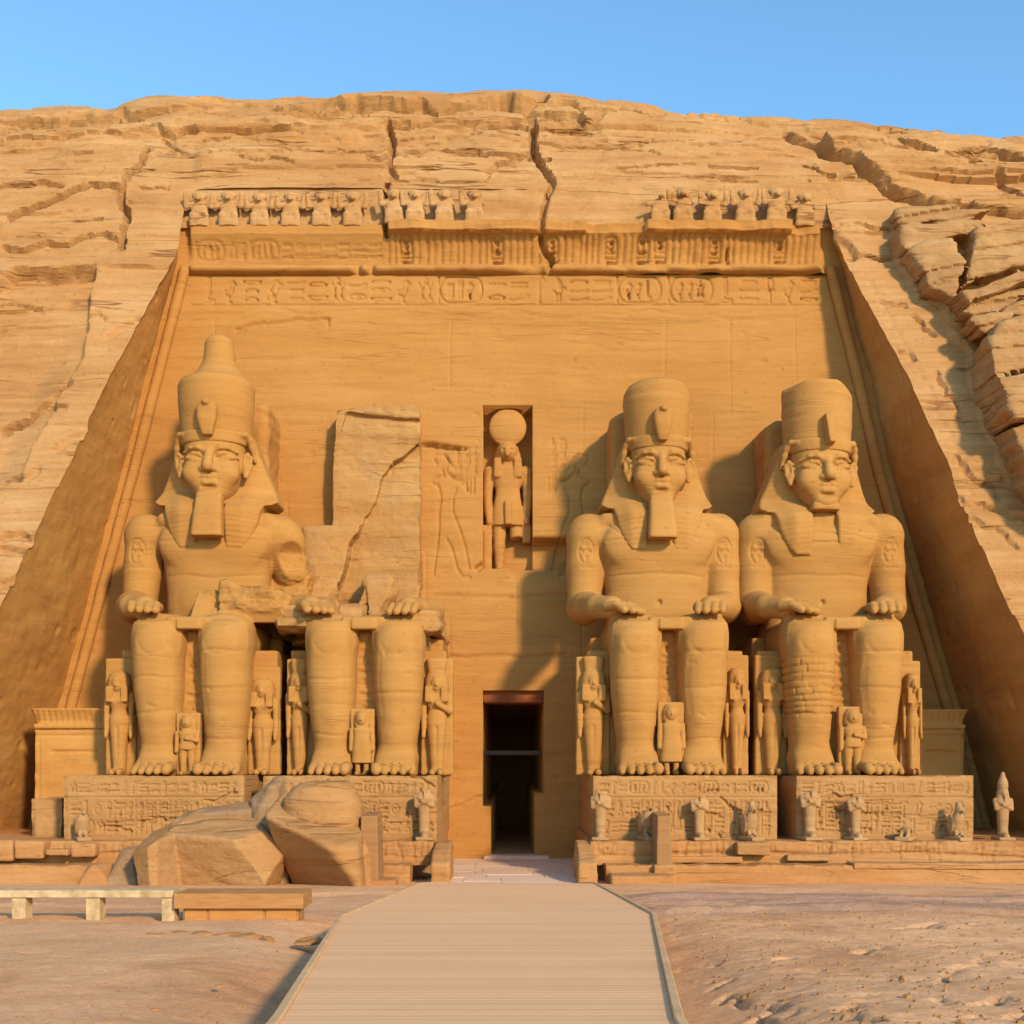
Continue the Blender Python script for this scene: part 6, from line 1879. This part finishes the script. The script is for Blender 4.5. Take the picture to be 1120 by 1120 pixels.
# ---------------------------------------------------------------- boardwalk
def plank_mat():
    m = bpy.data.materials.new("boardwalk_wood"); m.use_nodes = True
    t = m.node_tree; N = t.nodes; L = t.links
    b = N["Principled BSDF"]; b.inputs["Roughness"].default_value = .75; b.inputs["Specular IOR Level"].default_value = .25
    at = N.new("ShaderNodeAttribute"); at.attribute_name = "plank"
    g = N.new("ShaderNodeNewGeometry")
    mp = N.new("ShaderNodeMapping"); mp.inputs["Scale"].default_value = (.7, 14, 1); L.new(g.outputs["Position"], mp.inputs["Vector"])
    n = N.new("ShaderNodeTexNoise"); n.inputs["Scale"].default_value = 2.5; n.inputs["Detail"].default_value = 6; L.new(mp.outputs[0], n.inputs["Vector"])
    n2 = N.new("ShaderNodeTexNoise"); n2.inputs["Scale"].default_value = .6; n2.inputs["Detail"].default_value = 5; L.new(g.outputs["Position"], n2.inputs["Vector"])
    a1 = N.new("ShaderNodeMath"); a1.operation = 'MULTIPLY_ADD'; a1.inputs[1].default_value = .28
    L.new(at.outputs["Fac"], a1.inputs[0]); 
    a2 = N.new("ShaderNodeMath"); a2.operation = 'MULTIPLY'; a2.inputs[1].default_value = .45; L.new(n.outputs["Fac"], a2.inputs[0])
    L.new(a2.outputs[0], a1.inputs[2])
    a3 = N.new("ShaderNodeMath"); a3.operation = 'MULTIPLY_ADD'; a3.inputs[1].default_value = .35; L.new(n2.outputs["Fac"], a3.inputs[0]); L.new(a1.outputs[0], a3.inputs[2])
    r = N.new("ShaderNodeValToRGB"); e = r.color_ramp.elements
    e[0].position = .15; e[0].color = (.64, .362, .168, 1); e[1].position = .85; e[1].color = (.85, .51, .26, 1)
    L.new(a3.outputs[0], r.inputs[0]); L.new(r.outputs[0], b.inputs["Base Color"])
    bp = N.new("ShaderNodeBump"); bp.inputs["Strength"].default_value = .2; bp.inputs["Distance"].default_value = .02
    L.new(n.outputs["Fac"], bp.inputs["Height"]); L.new(bp.outputs[0], b.inputs["Normal"])
    return m
M_PLANK = plank_mat()
M_RAIL = simple_mat("rail_wood", (.50, .30, .14), (.66, .43, .22), (1, 1, 1), 3, .7, .1)
LY = [1.0, 7.74, 17.8, 33.0, 36.3]; LXs = [-1.02, -1.55, -2.63, -2.42, -2.04]
RY = [1.0, 7.74, 18.4, 33.0, 36.3]; RXs = [.70, 1.09, 2.24, 2.22, 2.1]
def wz_(y): return float(CZ - 1.226 - .0615 * y) if y < 31 else float(np.interp(y, [31, 36.3], [CZ - 1.226 - .0615 * 31, .06]))
bw = empty("boardwalk", (0, 18, 0), "pale plank boardwalk leading straight to the temple doorway", "boardwalk")
V = []; Fq = []; pa = []
rg = random.Random(8)
y = 1.2; wd = .15
while y < 36.2:
    y2 = y + wd - .006
    v = rg.random(); dz_ = 0.0
    b0 = len(V)
    xl0, xl1 = np.interp(y, LY, LXs), np.interp(y2, LY, LXs); xr0, xr1 = np.interp(y, RY, RXs), np.interp(y2, RY, RXs)
    z0, z1 = wz_(y) + dz_, wz_(y2) + dz_
    for (xx, yy, zz) in ((xl0, y, z0), (xr0, y, z0), (xr1, y2, z1), (xl1, y2, z1)): V.append((xx, yy, zz - .06))
    for (xx, yy, zz) in ((xl0, y, z0), (xr0, y, z0), (xr1, y2, z1), (xl1, y2, z1)): V.append((xx, yy, zz))
    Fq += [(b0 + 4, b0 + 5, b0 + 6, b0 + 7), (b0, b0 + 1, b0 + 5, b0 + 4), (b0 + 1, b0 + 2, b0 + 6, b0 + 5), (b0 + 2, b0 + 3, b0 + 7, b0 + 6), (b0 + 3, b0, b0 + 4, b0 + 7)]
    pa += [v] * 8
    y += wd
dk = mesh_obj("deck", np.array(V) - np.array(bw.location), Fq, M_PLANK, bw, False)
at = dk.data.attributes.new("plank", 'FLOAT', 'POINT'); at.data.foreach_set("value", np.array(pa, np.float32))
def rail(ys_, xs_, off):
    V = []; Fq = []
    yy = np.concatenate([np.linspace(a, b, 8, endpoint=False) for a, b in zip(ys_[:-1], ys_[1:])] + [[ys_[-1]]])
    xx = np.interp(yy, ys_, xs_)
    for x, y in zip(xx, yy):
        z = wz_(y)
        for dx, dz_ in ((-.035, -.30), (.035, -.30), (.035, .025), (.027, .033), (-.027, .033), (-.035, .025)):
            V.append((x + off + dx, y, z + dz_))
    n = 6
    for i in range(len(yy) - 1):
        for j in range(n):
            k = (j + 1) % n
            Fq.append((i * n + j, i * n + k, (i + 1) * n + k, (i + 1) * n + j))
    Fq += [tuple(range(n))[::-1], tuple((len(yy) - 1) * n + j for j in range(n))]
    return mesh_obj("edge_rail", np.array(V) - np.array(bw.location), Fq, M_RAIL, bw, False)
rail(LY, LXs, -.038); rail(RY, RXs, .038)
# bearers under the deck
for sgn, ys_, xs_ in ((-1, LY, LXs), (1, RY, RXs)):
    for yb in (9, 12, 15, 18):
        xx = float(np.interp(yb, ys_, xs_)) - sgn * .25
        wbox("post", (xx - .06, yb - .06, wz_(yb) - .75), (xx + .06, yb + .06, wz_(yb) - .065), M_RAIL, bw, .01)

# ---------------------------------------------------------------- bench, wooden box, loose stones
M_PALE = simple_mat("pale_bench_stone", (.34, .24, .11), (.66, .475, .27), (1, 1, 1), 5, .85, .15)
Yb = 20.0
b_ = empty("bench", (-7.6, Yb, 0), "long pale weathered bench on stubby block legs, at left edge", "bench")
gzb = float(gz_at(Yb)) - .06
xa = -9.6; xb = P(190, 980, Yb)[0]
zt, zb = P(0, 973.5, Yb)[2], P(0, 981.5, Yb)[2]
wbox("seat", (xa, Yb - .05, zb), (xb, Yb + .38, zt), M_PALE, b_)
for px0, px1 in ((13, 28), (94, 109), (177, 190.5)):
    wbox("leg", (P(px0, 0, Yb)[0], Yb - .01, gzb - .1), (P(px1, 0, Yb)[0], Yb + .30, zb - .004), M_PALE, b_)
M_BOX = simple_mat("orange_brown_wood", (.33, .15, .045), (.46, .225, .075), (1.2, 1.2, 9), 2.2, .6, .08)
M_BOXD = simple_mat("orange_wood_panel", (.40, .18, .045), (.50, .24, .07), (1.2, 1.2, 9), 2.2, .6, .05)
bx = empty("wooden_box", (P(262, 0, Yb)[0], Yb, 0), "low orange-brown wooden box seat standing at the end of the pale bench", "wooden box")
zt2, zm, zb2 = P(0, 976.5, Yb)[2], P(0, 993, Yb)[2], float(gz_at(Yb)) - .1
xa, xb = P(192, 0, Yb)[0], P(333, 0, Yb)[0]
wbox("lid", (xa, Yb - .12, zm), (xb, Yb + .75, zt2), M_BOX, bx)
wbox("body", (P(200, 0, Yb)[0], Yb + .02, zb2), (P(326, 0, Yb)[0], Yb + .62, zm - .004), M_BOX, bx)
for p0, p1 in ((202, 226), (229, 288), (291, 324)):
    wbox("panel", (P(p0, 0, Yb)[0], Yb - .005, zb2 + .02), (P(p1, 0, Yb)[0], Yb + .015, zm - .02), M_BOXD, bx, .004)

rg = random.Random(31)
stones = [(150, 1022, .22), (172, 1023, .26), (196, 1021, .30), (220, 1023, .34), (246, 1024, .32), (270, 1025, .36), (292, 1026, .2), (335, 1028, .26), (205, 1040, .12), (168, 1101, .06), (40, 1030, .14), (8, 1032, .25), (104, 1075, .05), (240, 1075, .06)]
prot = []
for k in range(3):
    pl = []
    for i in range(11):
        n = np.random.default_rng(400 + k * 20 + i).normal(0, 1, 3); n[2] = abs(n[2]) * .8
        pl.append((tuple(n), rg.uniform(.34, .5)))
    pl += [((0, 0, 1), .30), ((0, 0, -1), .15)]
    F = Field((-.8, -.8, -.25), (.8, .8, .6), .035); F.planes((0, 0, 0), pl, 0, 'add', 1, .08); F.box((-.5, -.4, -.15), (.5, .4, .12), .08, .08)
    V, Q = F.mesh(); a, b, c = V[Q[:, 0]], V[Q[:, 1]], V[Q[:, 2]]
    if np.einsum('ij,ij->i', a, np.cross(b, c)).sum() < 0: Q = Q[:, ::-1]
    prot.append((weather(V, Q, .02, 410 + k, 1, (k, 0, 0), .05), np.ascontiguousarray(Q)))
mes = [None] * 3
words_ = ["flat reddish stone, western end of the row on the sand in front of the wooden box", ]
for i, (px, py, r) in enumerate(stones):
    k = i % 3
    x, y = gp(px, py)
    if mes[k] is None:
        o = mesh_obj("loose_stone", prot[k][0], prot[k][1], M_TERR); mes[k] = o.data
    else:
        o = bpy.data.objects.new("loose_stone", mes[k]); scene.collection.objects.link(o)
    o.location = (x, y, float(gz_at(y)) - .03); o.scale = (r * 1.5, r * 1.2, r * .8); o.rotation_euler = (0, 0, rg.uniform(0, 6.28))
    tag(o, "flat reddish loose stone lying on the sand left of the boardwalk", "stone", "loose stones on the sand left of the boardwalk")
# small pebbles nobody would count
V = []; Fq = []
rg = random.Random(55)
for _ in range(1500):
    d = 7.5 * (26 / 7.5) ** rg.random()
    right = rg.random() < .62
    x = rg.uniform(1.6 + .055 * d, .46 * d + 1) if right else rg.uniform(-.46 * d - 1, -2.2 - .03 * d)
    r = rg.uniform(.010, .030) * (1.8 if rg.random() < .05 else 1) * (1.15 if right else .8)
    z = float(gz_at(d))
    b0 = len(V); a0 = rg.uniform(0, 6.28)
    i_ = np.argmin(np.abs(ys - d)) * len(xs) + np.argmin(np.abs(xs - x)); z = float(Zf[i_])
    for k in range(5):
        q = a0 + k * 1.2566; rr_ = r * rg.uniform(.7, 1.2)
        V.append((x + rr_ * cos(q), d + rr_ * sin(q), z - r * .3))
    for k in range(5):
        q = a0 + .4 + k * 1.2566; rr_ = r * rg.uniform(.35, .75)
        V.append((x + rr_ * cos(q), d + rr_ * sin(q), z + r * rg.uniform(.35, .75)))
    Fq += [(b0 + k, b0 + (k + 1) % 5, b0 + 5 + (k + 1) % 5, b0 + 5 + k) for k in range(5)] + [tuple(b0 + 5 + k for k in range(5))]
o = mesh_obj("pebbles", V, Fq, M_ROCK, None, False)
tag(o, "scattered small pebbles and stone chips on the sandy ground", "pebbles", None, "stuff")
# dark rubble lodged in a hollow near the brow
c = cp(229, 141)
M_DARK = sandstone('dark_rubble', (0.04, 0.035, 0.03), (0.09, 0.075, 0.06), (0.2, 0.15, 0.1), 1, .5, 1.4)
for i, (dx, dz_, r) in enumerate(((0, 0, .40), (-.4, .05, .28), (.42, .12, .34))):
    o = bpy.data.objects.new("brow_rock", mes[i].copy()); o.data.materials.clear(); o.data.materials.append(M_DARK); scene.collection.objects.link(o)
    o.location = (c[0] + dx, y_cliff(c[1]) + .25, c[1] + CZ + dz_); o.scale = (r * 1.2, r * 1.1, r * 1.0); o.rotation_euler = (.4 * i, .3, i)
    tag(o, "dark rock lodged in a hollow under the cliff's brow, upper left", "rock", "dark rocks lodged near the cliff's brow")
